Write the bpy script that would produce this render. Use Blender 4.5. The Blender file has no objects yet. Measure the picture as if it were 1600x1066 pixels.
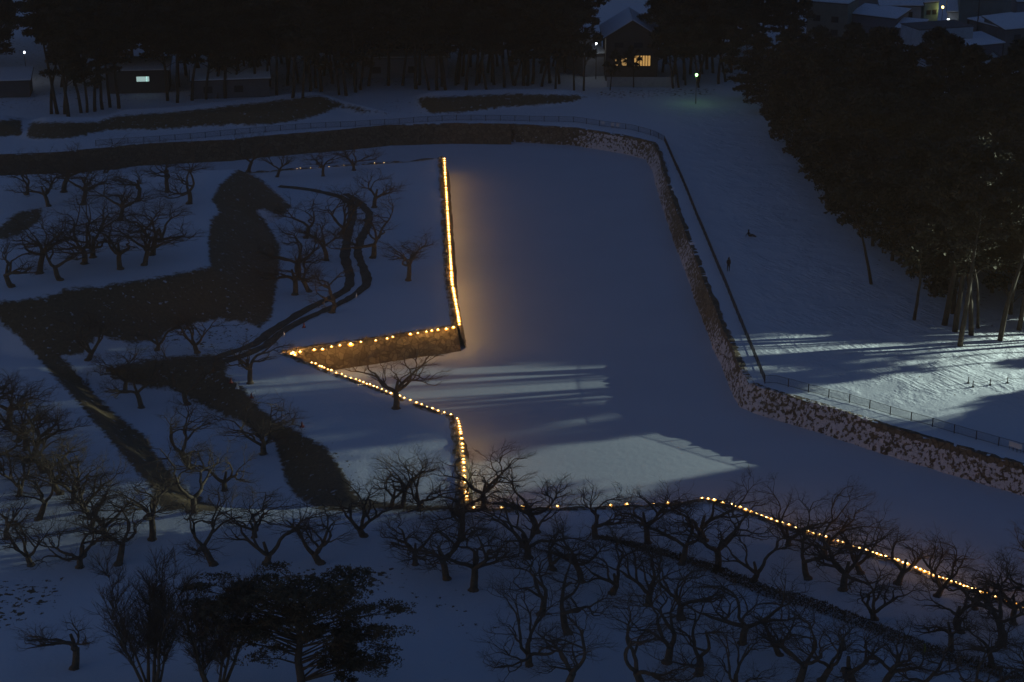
import bpy, bmesh, math, random
import numpy as np
from mathutils import Vector, Matrix

# ------------------------------------------------------------------ camera / world / lamps
sc = bpy.context.scene
CAM_H, PITCH, FPX = 80.0, math.radians(20.0), 3000.0      # eye height, tilt, focal length in photo pixels
camd = bpy.data.cameras.new("camera"); cam = bpy.data.objects.new("camera", camd)
sc.collection.objects.link(cam); sc.camera = cam
cam.location = (0, 0, CAM_H); cam.rotation_euler = (math.pi/2 - PITCH, 0, 0)
camd.sensor_width = 36.0; camd.lens = FPX/1600*36.0; camd.clip_start = 1; camd.clip_end = 4000

w = bpy.data.worlds.new("World"); sc.world = w; w.use_nodes = True
nt = w.node_tree; nt.nodes.clear()
sky = nt.nodes.new("ShaderNodeTexSky"); sky.sky_type = 'NISHITA'; sky.sun_disc = False
sky.sun_elevation = math.radians(1.5); sky.sun_rotation = math.radians(250)
hs = nt.nodes.new("ShaderNodeMix"); hs.data_type = 'RGBA'; hs.blend_type = 'MULTIPLY'; hs.inputs[0].default_value = 1.0
SKY_TINT = (0.44, 0.73, 1.60, 1); SKY_STRENGTH = 0.098
hs.inputs[7].default_value = SKY_TINT
bg = nt.nodes.new("ShaderNodeBackground"); bg.inputs[1].default_value = SKY_STRENGTH
wo = nt.nodes.new("ShaderNodeOutputWorld")
nt.links.new(sky.outputs[0], hs.inputs[6]); nt.links.new(hs.outputs[2], bg.inputs[0]); nt.links.new(bg.outputs[0], wo.inputs[0])

sund = bpy.data.lights.new("sun", 'SUN'); suno = bpy.data.objects.new("sun", sund); sc.collection.objects.link(suno)
sund.energy = 0.012; sund.angle = math.radians(15); sund.color = (0.75, 0.85, 1.0)
suno.rotation_euler = (math.radians(62), 0, math.radians(-70))

vs = sc.view_settings; vs.view_transform = 'Standard'; vs.look = 'None'; vs.gamma = 1; vs.exposure = 0.0
sc.cycles.max_bounces = 4; sc.cycles.diffuse_bounces = 2; sc.cycles.use_denoising = True

FLOOD = (129.0, 224.0, 22.5)      # floodlight on a mast, right of the frame
FLOOD_W = 610000.0
BULB_W = 15.0

# ------------------------------------------------------------------ photo geometry helpers
cp, sp_ = math.cos(PITCH), math.sin(PITCH)
def ray(px, py):
    dx = (px-800)/FPX; dy = (533-py)/FPX
    return np.array([dx, cp + dy*sp_, -sp_ + dy*cp])
def P(px, py, z=2.75):
    d = ray(px, py); t = (z-CAM_H)/d[2]
    return np.array([d[0]*t, d[1]*t, z])
def PY(px, py, Y):
    d = ray(px, py); t = Y/d[1]
    return np.array([d[0]*t, Y, CAM_H + d[2]*t])
def proj(X, Y, Z):
    z = Z-CAM_H; dep = Y*cp - z*sp_; up = Y*sp_ + z*cp
    return 800 + FPX*X/dep, 533 - FPX*up/dep, dep
def poly(pts, z=2.75): return np.array([P(a, b, z)[:2] for a, b in pts])

def sd(X, Y, pl):                 # signed distance, positive inside
    X = np.asarray(X, float); Y = np.asarray(Y, float)
    d = np.full(X.shape, 1e18); ins = np.zeros(X.shape, bool); n = len(pl)
    for i in range(n):
        ax, ay = pl[i]; bx, by = pl[(i+1) % n]
        ex, ey = bx-ax, by-ay; L = ex*ex+ey*ey+1e-12
        t = np.clip(((X-ax)*ex+(Y-ay)*ey)/L, 0, 1)
        d = np.minimum(d, (X-ax-t*ex)**2+(Y-ay-t*ey)**2)
        c = ((ay > Y) != (by > Y))
        with np.errstate(divide='ignore', invalid='ignore'):
            xi = (bx-ax)*(Y-ay)/((by-ay) if by != ay else 1e-12)+ax
        ins ^= c & (X < xi)
    d = np.sqrt(d); return np.where(ins, d, -d)

def hash2(ix, iy, s):
    h = (ix.astype(np.int64)*374761393 + iy.astype(np.int64)*668265263 + s*1442695041) & 0xffffffff
    h = ((h ^ (h >> 13))*1274126177) & 0xffffffff
    return ((h ^ (h >> 16)) & 0xffff)/65535.0
def vnoise(x, y, s=0):
    x = np.asarray(x, float); y = np.asarray(y, float)
    ix, iy = np.floor(x), np.floor(y); fx, fy = x-ix, y-iy
    fx = fx*fx*(3-2*fx); fy = fy*fy*(3-2*fy)
    a = hash2(ix, iy, s); b = hash2(ix+1, iy, s); c = hash2(ix, iy+1, s); d = hash2(ix+1, iy+1, s)
    return (a*(1-fx)+b*fx)*(1-fy)+(c*(1-fx)+d*fx)*fy - 0.5

# ------------------------------------------------------------------ outlines traced on the ground
OUT_N = [(-160,252),(-60,247),(0,243),(100,239),(147,234),(215,227),(355,220),(400,215),(534,204),(603,197),(704,194),(800,195)]
OUT_E = [(800,195),(901,201),(977,213),(1018,223),(1029,240),(1036,268),(1050,310),(1068,359),(1084,397),(1101,445),(1118,485),(1126,508),(1142,538),(1155,573),(1170,599)]
OUT_S = [(1170,599),(1200,610),(1301,639),(1387,667),(1517,705),(1600,728),(1760,775)]
NEAR = [(1760,1012),(1600,952),(1539,930),(1458,902),(1403,879),(1322,853),(1242,827),(1204,814),(1143,792),(1097,782),(1024,790),(954,792),(815,796),(730,796)]
ISL_SE = [(730,796),(724,780),(721,750),(719,720),(717,690),(712,660),(708,651)]
ISL_D = [(708,651),(680,643),(640,628),(580,605),(520,583),(470,562),(441,551)]
ISL_F = [(441,551),(500,541),(600,527),(660,518),(714,510)]
ISL_E = [(714,510),(711,490),(706,462),(702,440),(700,400),(698,370),(696,335),(694,300),(692,270),(691,246)]
ISL_N = [(691,246),(640,252),(540,259),(440,266),(300,276),(0,290),(-160,296)]
HOLE = []
for seg in (OUT_N, OUT_E, OUT_S, NEAR, ISL_SE, ISL_D, ISL_F, ISL_E, ISL_N):
    for q in seg:
        if not HOLE or HOLE[-1] != q: HOLE.append(q)
HP = poly(HOLE)

RT = poly([(-250,486),(0,473),(70,466),(105,453),(160,449),(250,434),(328,417),(326,380),(330,345),(338,330),(332,312),(343,290),(372,264),(300,267),(200,269),(100,271),(0,275),(-250,284)], 7.0)
RB = poly([(-250,590),(0,552),(60,562),(140,562),(200,542),(266,520),(337,503),(400,513),(421,498),(433,432),(436,386),(412,352),(440,340),(456,326),(432,297),(400,280),(300,288),(100,297),(-250,310)], 2.75)
BO = poly([(30,545),(127,629),(185,697),(240,768),(300,800),(420,802),(575,800),(562,783),(547,758),(527,725),(506,697),(471,679),(433,659),(400,634),(380,608),(345,580),(290,566),(200,580),(110,575)], 2.75)
BF = poly([(100,568),(150,620),(200,680),(262,745),(310,785),(440,790),(452,762),(440,720),(430,695),(398,678),(340,648),(285,622),(190,604),(130,590)], 0.9)
M1 = [(40,215),(46,190),(152,190),(182,180),(266,175),(400,160),(499,149),(542,163),(600,177),(560,177),(530,168),(494,182),(450,192),(400,197),(352,196),(266,202),(165,205),(114,217),(63,219)]
M2 = [(648,152),(800,146),(901,148),(919,152),(896,160),(850,165),(800,167),(716,177),(673,178),(658,168)]
M0 = [(-60,190),(34,186),(36,212),(-60,218)]
MP = [poly(m) for m in (M1, M2, M0)]
TRK = [(-99,0)]
def height(X, Y, fine=True):
    X = np.asarray(X, float); Y = np.asarray(Y, float)
    h = 2.75 + 0.22*vnoise(X/14, Y/14, 1)
    if fine: h = h + 0.10*vnoise(X/3.1, Y/3.1, 2) + 0.05*vnoise(X/1.1, Y/1.1, 3)
    dB = sd(X, Y, RB); dT = sd(X, Y, RT)
    t = np.clip(dB/(np.maximum(dB, 0)+np.maximum(-dT, 0)+1e-6), 0, 1); t = np.where(dB <= 0, 0, t)
    h = h + 4.25*(t*0.85+0.15*t*t*(3-2*t))
    dO = sd(X, Y, BO); dF = sd(X, Y, BF)
    t = np.where(dO <= 0, 0, np.clip(dO/(np.maximum(dO, 0)+np.maximum(-dF, 0)+1e-6), 0, 1))
    h = h - 1.85*t*t*(3-2*t)
    for m in MP:
        d = sd(X, Y, m); h = h + 1.6*np.clip((d+1.0)/4.0, 0, 1)
    # lap of land beside the moat kept level so walls meet it
    dm = -sd(X, Y, HP); k = np.clip(dm/1.5, 0, 1)
    h = np.where(dm < 1.5, 2.75*(1-k)+h*k, h)
    return h
def ground(px, py):
    z = 2.75
    for _ in range(6):
        p = P(px, py, z); z = float(height(np.array([p[0]]), np.array([p[1]]), False)[0])
    p = P(px, py, z); return (float(p[0]), float(p[1]), z)

# ------------------------------------------------------------------ materials
def mat(name):
    m = bpy.data.materials.new(name); m.use_nodes = True
    t = m.node_tree; return m, t, t.nodes["Principled BSDF"]
def N(t, kind, **kw):
    n = t.nodes.new(kind)
    for k, v in kw.items():
        if k.startswith('i_'): n.inputs[k[2:].replace('_', ' ')].default_value = v
        else: setattr(n, k, v)
    return n
def simple(name, c, rough=0.8, var=0.25, scale=1.5, bump=0.0):
    m, t, b = mat(name)
    tc = N(t, "ShaderNodeTexCoord"); nz = N(t, "ShaderNodeTexNoise", i_Scale=scale, i_Detail=5.0)
    t.links.new(tc.outputs["Object"], nz.inputs["Vector"])
    r = N(t, "ShaderNodeMapRange"); r.inputs[1].default_value = .3; r.inputs[2].default_value = .7
    r.inputs[3].default_value = 1-var; r.inputs[4].default_value = 1+var
    t.links.new(nz.outputs[0], r.inputs[0])
    mx = N(t, "ShaderNodeVectorMath", operation='SCALE'); mx.inputs[0].default_value = c[:3]
    t.links.new(r.outputs[0], mx.inputs["Scale"]); t.links.new(mx.outputs[0], b.inputs["Base Color"])
    b.inputs["Roughness"].default_value = rough
    if bump:
        bp = N(t, "ShaderNodeBump"); bp.inputs["Strength"].default_value = bump; bp.inputs["Distance"].default_value = .1
        t.links.new(nz.outputs[0], bp.inputs["Height"]); t.links.new(bp.outputs[0], b.inputs["Normal"])
    return m
def emit(name, c, s):
    m, t, b = mat(name)
    b.inputs["Base Color"].default_value = (*c, 1); b.inputs["Emission Color"].default_value = (*c, 1)
    b.inputs["Emission Strength"].default_value = s; return m

M_BARK = simple("cherry bark", (0.165, 0.12, 0.075), .9, .3, 3.0, .4)
M_TWIG = simple("cherry twigs", (0.165, 0.12, 0.08), .9, .2, 1.0)
M_PBARK = simple("pine bark", (0.065, 0.048, 0.032), .9, .35, 2.0, .4)
M_NEED = simple("pine needles", (0.066, 0.054, 0.028), .8, .35, .5)
M_METAL = simple("dark painted metal", (0.05, 0.05, 0.05), .5, .1)
M_CABLE = simple("black cable", (0.03, 0.03, 0.03), .6, .1)
M_BULB = emit("warm bulb glass", (1.0, 0.66, 0.24), 12.0)
M_HALO = emit("amber glare halo", (1.0, .43, .05), 1.3)  # glowing collar added to imitate the golden glare round each bulb
M_GRASS = simple("dry grass", (0.24, 0.17, 0.08), .95, .4, 2.2, .6)
M_SNOWROOF = simple("roof snow", (0.80, 0.82, 0.86), .7, .04, 1.0)
M_TILE = simple("dark roofing", (0.07, 0.07, 0.08), .7, .2)

def snow_ground_mat():
    m, t, b = mat("snow over dry grass")
    L = t.links.new
    geo = N(t, "ShaderNodeNewGeometry"); at = N(t, "ShaderNodeAttribute", attribute_name="bare"); tf = N(t, "ShaderNodeAttribute", attribute_name="tuft")
    n1 = N(t, "ShaderNodeTexNoise", i_Scale=1.1, i_Detail=8.0, i_Roughness=.75); L(geo.outputs["Position"], n1.inputs["Vector"])
    n2 = N(t, "ShaderNodeTexNoise", i_Scale=1.5, i_Detail=4.0, i_Roughness=.6); L(geo.outputs["Position"], n2.inputs["Vector"])
    s = N(t, "ShaderNodeMath", operation='MULTIPLY_ADD'); L(n1.outputs[0], s.inputs[0]); s.inputs[1].default_value = 3.2; s.inputs[2].default_value = -1.6
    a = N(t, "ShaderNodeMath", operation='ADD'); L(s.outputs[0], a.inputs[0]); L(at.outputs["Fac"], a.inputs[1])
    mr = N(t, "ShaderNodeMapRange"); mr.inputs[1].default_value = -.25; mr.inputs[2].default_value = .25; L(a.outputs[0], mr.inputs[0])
    # tufts: threshold falls with the tuft value
    th = N(t, "ShaderNodeMath", operation='MULTIPLY_ADD'); L(tf.outputs["Fac"], th.inputs[0]); th.inputs[1].default_value = .30; th.inputs[2].default_value = -.80
    ad = N(t, "ShaderNodeMath", operation='ADD'); L(n2.outputs[0], ad.inputs[0]); L(th.outputs[0], ad.inputs[1])
    m2 = N(t, "ShaderNodeMapRange"); m2.inputs[1].default_value = 0; m2.inputs[2].default_value = .03; L(ad.outputs[0], m2.inputs[0])
    mx = N(t, "ShaderNodeMath", operation='MAXIMUM'); L(mr.outputs[0], mx.inputs[0]); L(m2.outputs[0], mx.inputs[1])
    sn = N(t, "ShaderNodeMapRange"); sn.inputs[1].default_value = .63; sn.inputs[2].default_value = .70; sn.inputs[3].default_value = 1.0; sn.inputs[4].default_value = .25; L(n2.outputs[0], sn.inputs[0])
    mk = N(t, "ShaderNodeMath", operation='MULTIPLY'); L(mr.outputs[0], mk.inputs[0]); L(sn.outputs[0], mk.inputs[1]); L(mk.outputs[0], mx.inputs[0])
    n3 = N(t, "ShaderNodeTexNoise", i_Scale=2.5, i_Detail=6.0); L(geo.outputs["Position"], n3.inputs["Vector"])
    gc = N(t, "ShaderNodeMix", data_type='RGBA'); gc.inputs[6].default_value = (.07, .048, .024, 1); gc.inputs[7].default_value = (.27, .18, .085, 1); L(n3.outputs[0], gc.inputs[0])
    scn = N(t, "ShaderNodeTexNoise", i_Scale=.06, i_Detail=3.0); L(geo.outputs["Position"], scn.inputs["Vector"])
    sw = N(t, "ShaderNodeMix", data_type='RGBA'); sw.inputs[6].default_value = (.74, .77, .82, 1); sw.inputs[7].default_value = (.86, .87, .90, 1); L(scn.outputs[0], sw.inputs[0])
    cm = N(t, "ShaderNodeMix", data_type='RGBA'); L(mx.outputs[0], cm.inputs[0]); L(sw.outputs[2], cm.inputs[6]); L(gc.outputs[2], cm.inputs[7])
    L(cm.outputs[2], b.inputs["Base Color"]); b.inputs["Roughness"].default_value = .75
    # bumps: fine crust plus footprints / ski tracks running along the field
    mp = N(t, "ShaderNodeMapping"); mp.inputs["Scale"].default_value = (2.0, .30, 1)
    mp0 = N(t, "ShaderNodeMapping"); mp0.inputs["Rotation"].default_value = (0, 0, math.radians(-28))
    L(geo.outputs["Position"], mp0.inputs["Vector"]); L(mp0.outputs[0], mp.inputs["Vector"])
    n4 = N(t, "ShaderNodeTexNoise", i_Scale=1.0, i_Detail=5.0, i_Roughness=.6); L(mp.outputs[0], n4.inputs["Vector"])
    n5 = N(t, "ShaderNodeTexNoise", i_Scale=2.2, i_Detail=5.0, i_Roughness=.7); L(geo.outputs["Position"], n5.inputs["Vector"])
    ta = N(t, "ShaderNodeAttribute", attribute_name="tracks")
    mu = N(t, "ShaderNodeMath", operation='MULTIPLY'); nv = N(t, "ShaderNodeTexNoise", i_Scale=.22, i_Detail=4.0, i_Roughness=.6); L(geo.outputs["Position"], nv.inputs["Vector"])
    nm = N(t, "ShaderNodeMapRange"); nm.inputs[1].default_value = .42; nm.inputs[2].default_value = .62; nm.inputs[3].default_value = .10; nm.inputs[4].default_value = 1.25; L(nv.outputs[0], nm.inputs[0])
    n6 = N(t, "ShaderNodeMath", operation='MULTIPLY'); L(n4.outputs[0], n6.inputs[0]); L(nm.outputs[0], n6.inputs[1]); L(n6.outputs[0], mu.inputs[0]); L(ta.outputs["Fac"], mu.inputs[1])
    m3 = N(t, "ShaderNodeMath", operation='MULTIPLY_ADD'); L(n5.outputs[0], m3.inputs[0]); m3.inputs[1].default_value = .35; L(mu.outputs[0], m3.inputs[2])
    m4 = N(t, "ShaderNodeMath", operation='MULTIPLY_ADD'); L(mx.outputs[0], m4.inputs[0]); m4.inputs[1].default_value = .6; L(m3.outputs[0], m4.inputs[2])
    bp = N(t, "ShaderNodeBump"); bp.inputs["Strength"].default_value = .6; bp.inputs["Distance"].default_value = .28
    L(m4.outputs[0], bp.inputs["Height"]); L(bp.outputs[0], b.inputs["Normal"])
    return m
M_GROUND = snow_ground_mat()

def ice_mat():
    m, t, b = mat("snow on ice"); L = t.links.new
    geo = N(t, "ShaderNodeNewGeometry")
    n = N(t, "ShaderNodeTexNoise", i_Scale=.12, i_Detail=8.0, i_Roughness=.62); L(geo.outputs["Position"], n.inputs["Vector"])
    mx = N(t, "ShaderNodeMix", data_type='RGBA'); mx.inputs[6].default_value = (.60, .63, .68, 1); mx.inputs[7].default_value = (.73, .75, .79, 1); L(n.outputs[0], mx.inputs[0])
    L(mx.outputs[2], b.inputs["Base Color"]); b.inputs["Roughness"].default_value = .65
    n2 = N(t, "ShaderNodeTexNoise", i_Scale=1.2, i_Detail=5.0); L(geo.outputs["Position"], n2.inputs["Vector"])
    bp = N(t, "ShaderNodeBump"); bp.inputs["Strength"].default_value = .25; bp.inputs["Distance"].default_value = .12
    L(n2.outputs[0], bp.inputs["Height"]); L(bp.outputs[0], b.inputs["Normal"]); return m
M_ICE = ice_mat()

def bank_mat(name, snow, rock1, rock2, scale=1.3, use_attr=True):
    m, t, b = mat(name); L = t.links.new
    geo = N(t, "ShaderNodeNewGeometry"); at = N(t, "ShaderNodeAttribute", attribute_name="cover")
    n = N(t, "ShaderNodeTexNoise", i_Scale=scale, i_Detail=4.0, i_Roughness=.62); L(geo.outputs["Position"], n.inputs["Vector"])
    a = N(t, "ShaderNodeMath", operation='ADD'); L(n.outputs[0], a.inputs[0]); L(at.outputs["Fac"], a.inputs[1])
    mr = N(t, "ShaderNodeMapRange"); mr.inputs[1].default_value = .48; mr.inputs[2].default_value = .52; L(a.outputs[0], mr.inputs[0])
    v = N(t, "ShaderNodeTexVoronoi", i_Scale=1.6); L(geo.outputs["Position"], v.inputs["Vector"])
    rc = N(t, "ShaderNodeMix", data_type='RGBA'); rc.inputs[6].default_value = (*rock1, 1); rc.inputs[7].default_value = (*rock2, 1)
    sx = N(t, "ShaderNodeSeparateColor"); L(v.outputs["Color"], sx.inputs[0]); L(sx.outputs[0], rc.inputs[0])
    v2 = N(t, "ShaderNodeTexVoronoi", i_Scale=1.6, feature='DISTANCE_TO_EDGE'); L(geo.outputs["Position"], v2.inputs["Vector"])
    jr = N(t, "ShaderNodeMapRange"); jr.inputs[2].default_value = .07; jr.inputs[3].default_value = .35; L(v2.outputs["Distance"], jr.inputs[0])
    jm = N(t, "ShaderNodeVectorMath", operation='SCALE'); L(rc.outputs[2], jm.inputs[0]); L(jr.outputs[0], jm.inputs["Scale"])
    cm = N(t, "ShaderNodeMix", data_type='RGBA'); L(mr.outputs[0], cm.inputs[0]); L(jm.outputs[0], cm.inputs[6]); cm.inputs[7].default_value = (*snow, 1)
    L(cm.outputs[2], b.inputs["Base Color"]); b.inputs["Roughness"].default_value = .85
    hh = N(t, "ShaderNodeMath", operation='MULTIPLY_ADD'); L(mr.outputs[0], hh.inputs[0]); hh.inputs[1].default_value = .6; L(jr.outputs[0], hh.inputs[2])
    bp = N(t, "ShaderNodeBump"); bp.inputs["Strength"].default_value = .7; bp.inputs["Distance"].default_value = .15
    L(hh.outputs[0], bp.inputs["Height"]); L(bp.outputs[0], b.inputs["Normal"]); return m
M_BANK = bank_mat("snow dusted riprap", (.72, .66, .68), (.13, .095, .06), (.24, .18, .11), 2.3)
M_STONE = bank_mat("old wall stones", (.6, .55, .5), (.15, .11, .065), (.34, .25, .14), 2.0)
M_BANKG = bank_mat("bare grassy bank", (.55, .55, .6), (.16, .105, .055), (.26, .175, .095), .8)

# ------------------------------------------------------------------ object helpers
COL = sc.collection
def link(name, me, m=None, parent=None, smooth=False):
    if m is not None and not me.materials: me.materials.append(m)
    if smooth:
        me.polygons.foreach_set("use_smooth", [True]*len(me.polygons))
    o = bpy.data.objects.new(name, me); COL.objects.link(o)
    if parent is not None: o.parent = parent
    return o
def tag(o, label=None, cat=None, group=None, kind=None):
    if label: o["label"] = label
    if cat: o["category"] = cat
    if group: o["group"] = group
    if kind: o["kind"] = kind
    return o
def empty(name, loc=(0, 0, 0), rz=0.0):
    o = bpy.data.objects.new(name, None); COL.objects.link(o); o.location = loc; o.rotation_euler = (0, 0, rz)
    o.empty_display_size = .3; return o
def mesh(name, V, F):
    me = bpy.data.meshes.new(name); me.from_pydata([tuple(map(float, v)) for v in V], [], F); me.update(); return me

class MB:
    def __init__(s): s.V = []; s.F = []
    def box(s, c, size, rz=0.0):
        i = len(s.V); cx, cy, cz = c; a, b, h = size[0]/2, size[1]/2, size[2]/2; co, si = math.cos(rz), math.sin(rz)
        for dz in (-h, h):
            for dx, dy in ((-a, -b), (a, -b), (a, b), (-a, b)):
                s.V.append((cx+dx*co-dy*si, cy+dx*si+dy*co, cz+dz))
        s.F += [(i, i+3, i+2, i+1), (i+4, i+5, i+6, i+7), (i, i+1, i+5, i+4), (i+1, i+2, i+6, i+5), (i+2, i+3, i+7, i+6), (i+3, i, i+4, i+7)]
    def tube(s, pts, rad, n=6, cap=True):
        pts = [np.array(p, float) for p in pts]; i0 = len(s.V); m = len(pts)
        ref = np.array([0.3, 0.2, 1.0])
        d0 = pts[-1]-pts[0]; d0 = d0/(np.linalg.norm(d0)+1e-9)
        if abs(d0 @ (ref/np.linalg.norm(ref))) > .9: ref = np.array([1.0, .1, 0.1])
        for k in range(m):
            d = pts[min(k+1, m-1)]-pts[max(k-1, 0)]; d = d/(np.linalg.norm(d)+1e-9)
            u = np.cross(d, ref); u /= np.linalg.norm(u)+1e-9; v = np.cross(d, u); r = rad[k] if hasattr(rad, '__len__') else rad
            for j in range(n):
                a = 2*math.pi*j/n; q = pts[k]+r*(math.cos(a)*u+math.sin(a)*v); s.V.append((q[0], q[1], q[2]))
        for k in range(m-1):
            for j in range(n):
                a = i0+k*n+j; b = i0+k*n+(j+1) % n; s.F.append((a, b, b+n, a+n))
        if cap:
            s.F.append(tuple(i0+j for j in range(n))[::-1]); s.F.append(tuple(i0+(m-1)*n+j for j in range(n)))
    def ball(s, c, r, seg=8, rings=6):
        i0 = len(s.V); rx, ry, rz = (r, r, r) if not hasattr(r, '__len__') else r
        for a in range(rings+1):
            th = math.pi*a/rings
            for b in range(seg):
                ph = 2*math.pi*b/seg
                s.V.append((c[0]+rx*math.sin(th)*math.cos(ph), c[1]+ry*math.sin(th)*math.sin(ph), c[2]+rz*math.cos(th)))
        for a in range(rings):
            for b in range(seg):
                p = i0+a*seg+b; q = i0+a*seg+(b+1) % seg; s.F.append((p, p+seg, q+seg, q))
    def quad(s, a, b, c, d):
        i = len(s.V); s.V += [tuple(a), tuple(b), tuple(c), tuple(d)]; s.F.append((i, i+1, i+2, i+3))
    def slab(s, pts, t):          # polygon given by top points, thickness t downwards
        i = len(s.V); n = len(pts)
        s.V += [tuple(p) for p in pts]+[(p[0], p[1], p[2]-t) for p in pts]
        s.F.append(tuple(range(i, i+n))); s.F.append(tuple(range(i+2*n-1, i+n-1, -1)))
        for k in range(n):
            a, b = i+k, i+(k+1) % n; s.F.append((a, a+n, b+n, b))
    def build(s, name, m, parent=None, smooth=False): return link(name, mesh(name, s.V, s.F), m, parent, smooth)

# ------------------------------------------------------------------ terrain
def dens(pts, step):
    out = [np.array(pts[0], float)]
    for a, b in zip(pts[:-1], pts[1:]):
        a = np.array(a, float); b = np.array(b, float); n = max(1, int(np.linalg.norm(b-a)/step))
        for k in range(1, n+1): out.append(a+(b-a)*k/n)
    return np.array(out)

def build_ground():
    ys = 112.0*np.exp(np.arange(0, 1.92, .0023)); ss = np.arange(-.375, .44, .0024)
    ny, nx = len(ys), len(ss)
    Yg = np.repeat(ys[:, None], nx, 1); Xg = ss[None, :]*Yg
    X = Xg.ravel().copy(); Y = Yg.ravel().copy()
    d = sd(X, Y, HP)
    # snap vertices beside the moat outline onto it
    cell = .0024*Y*.72; near = np.where(np.abs(d) < cell)[0]
    n = len(HP); best = np.full(len(near), 1e18); bx = X[near].copy(); by = Y[near].copy()
    for i in range(n):
        a = HP[i]; b = HP[(i+1) % n]; e = b-a; L = e@e
        t = np.clip(((X[near]-a[0])*e[0]+(Y[near]-a[1])*e[1])/L, 0, 1); qx = a[0]+t*e[0]; qy = a[1]+t*e[1]
        dd = (X[near]-qx)**2+(Y[near]-qy)**2; k = dd < best
        best[k] = dd[k]; bx[k] = qx[k]; by[k] = qy[k]
    X[near] = bx; Y[near] = by; d[near] = 0
    Z = height(X, Y)
    PX, PYY, dep = proj(X, Y, Z)
    idx = np.arange(ny*nx).reshape(ny, nx)
    q = np.stack([idx[:-1, :-1], idx[:-1, 1:], idx[1:, 1:], idx[1:, :-1]], -1).reshape(-1, 4)
    keep = d[q].mean(1) <= 1e-3
    q = q[keep]
    used = np.unique(q); remap = np.full(ny*nx, -1); remap[used] = np.arange(len(used)); q = remap[q]
    X, Y, Z, PX, PYY, dep = [a[used] for a in (X, Y, Z, PX, PYY, dep)]
    me = bpy.data.meshes.new("ground"); me.vertices.add(len(X)); me.vertices.foreach_set("co", np.stack([X, Y, Z], 1).ravel())
    me.loops.add(q.size); me.loops.foreach_set("vertex_index", q.ravel().astype(np.int32))
    me.polygons.add(len(q)); me.polygons.foreach_set("loop_start", np.arange(0, q.size, 4, dtype=np.int32)); me.polygons.foreach_set("loop_total", np.full(len(q), 4, np.int32))
    me.update(calc_edges=True); me.validate()
    sc_ = dep/FPX
    D1 = [(329,556),(352,560),(352,585),(380,608),(400,634),(433,659),(471,679),(506,697),(527,725),(547,758),(562,783),(640,790),(730,790),(730,797),(501,797),(461,772),(448,750),(438,717),(430,692),(400,677),(380,660),(340,644),(304,626),(271,608),(220,603),(180,595),(140,582),(150,578),(220,565),(270,558),(300,556)]  # earth slope and path; thin strip along the near edge paints shadow
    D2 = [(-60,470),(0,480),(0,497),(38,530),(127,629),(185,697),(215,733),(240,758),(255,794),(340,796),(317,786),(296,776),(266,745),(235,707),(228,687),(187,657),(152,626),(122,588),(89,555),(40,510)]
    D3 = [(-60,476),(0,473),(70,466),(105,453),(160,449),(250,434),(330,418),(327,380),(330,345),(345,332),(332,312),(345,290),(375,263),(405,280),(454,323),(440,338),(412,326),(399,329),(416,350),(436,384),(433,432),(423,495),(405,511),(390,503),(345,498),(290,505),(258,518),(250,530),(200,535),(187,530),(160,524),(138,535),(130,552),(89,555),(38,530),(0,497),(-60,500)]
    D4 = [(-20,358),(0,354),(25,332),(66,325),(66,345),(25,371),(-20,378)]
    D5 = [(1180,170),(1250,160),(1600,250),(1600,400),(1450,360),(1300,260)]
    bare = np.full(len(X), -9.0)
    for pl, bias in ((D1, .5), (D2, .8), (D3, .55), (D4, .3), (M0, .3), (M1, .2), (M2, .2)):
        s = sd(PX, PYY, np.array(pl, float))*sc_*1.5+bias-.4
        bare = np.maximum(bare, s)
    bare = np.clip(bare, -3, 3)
    def soft(pl, w_, v):
        s = sd(PX, PYY, np.array(pl, float)); return v*np.clip(s/w_+.5, 0, 1)
    tuft = soft([(400,885),(640,880),(600,930),(520,960),(400,960)], 30, .95)
    tuft = np.maximum(tuft, soft([(-20,905),(110,895),(90,950),(30,985),(-20,990)], 30, .85))
    tuft = np.maximum(tuft, soft([(600,890),(700,900),(820,950),(800,1010),(690,990),(610,950)], 40, .55))
    tuft = np.maximum(tuft, soft([(420,660),(560,700),(600,790),(540,790),(480,700)], 20, .6))
    tuft = np.maximum(tuft, soft([(250,505),(390,500),(400,530),(330,550),(250,540)], 14, .75))
    tuft = np.maximum(tuft, soft([(640,1010),(1000,940),(1600,1066),(1600,1100),(640,1100)], 60, .35))
    tuft = np.maximum(tuft, soft([(600,150),(700,160),(760,180),(560,185)], 10, .6))
    tuft = np.maximum(tuft, soft([(1330,520),(1600,500),(1640,600),(1540,640),(1400,600)], 60, .42))
    tuft = np.maximum(tuft, soft([(930,140),(1120,135),(1120,152),(930,156)], 8, .8))
    tuft = np.maximum(tuft, soft([(1130,130),(1200,150),(1330,400),(1600,560),(1700,300)], 30, .55))
    tuft = np.maximum(tuft, soft([(-50,60),(925,60),(925,128),(600,140),(300,158),(-50,182)], 12, .60))  # flecks thickened to darken the tree-shaded snow under the far belt
    tracks = soft([(1040,150),(1200,150),(1300,400),(1640,520),(1640,640),(1450,640),(1210,590),(1100,300)], 60, 1.6)
    for nm, arr in (("bare", bare), ("tuft", tuft), ("tracks", tracks)):
        a = me.attributes.new(nm, 'FLOAT', 'POINT'); a.data.foreach_set("value", arr.astype(np.float32))
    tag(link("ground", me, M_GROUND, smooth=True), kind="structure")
    # far sheet round the detailed ground, out to the horizon
    y0, y1 = ys[0], ys[-1]; a, b = ss[0], ss[-1]; R = 3000
    inner = [(a*y0+.4, y0+.3), (b*y0-.4, y0+.3), (b*y1-1, y1-1), (a*y1+1, y1-1)]; outer = [(-R, -R), (R, -R), (R, R), (-R, R)]
    V = [(x, y, 2.6) for x, y in inner+outer]
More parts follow.
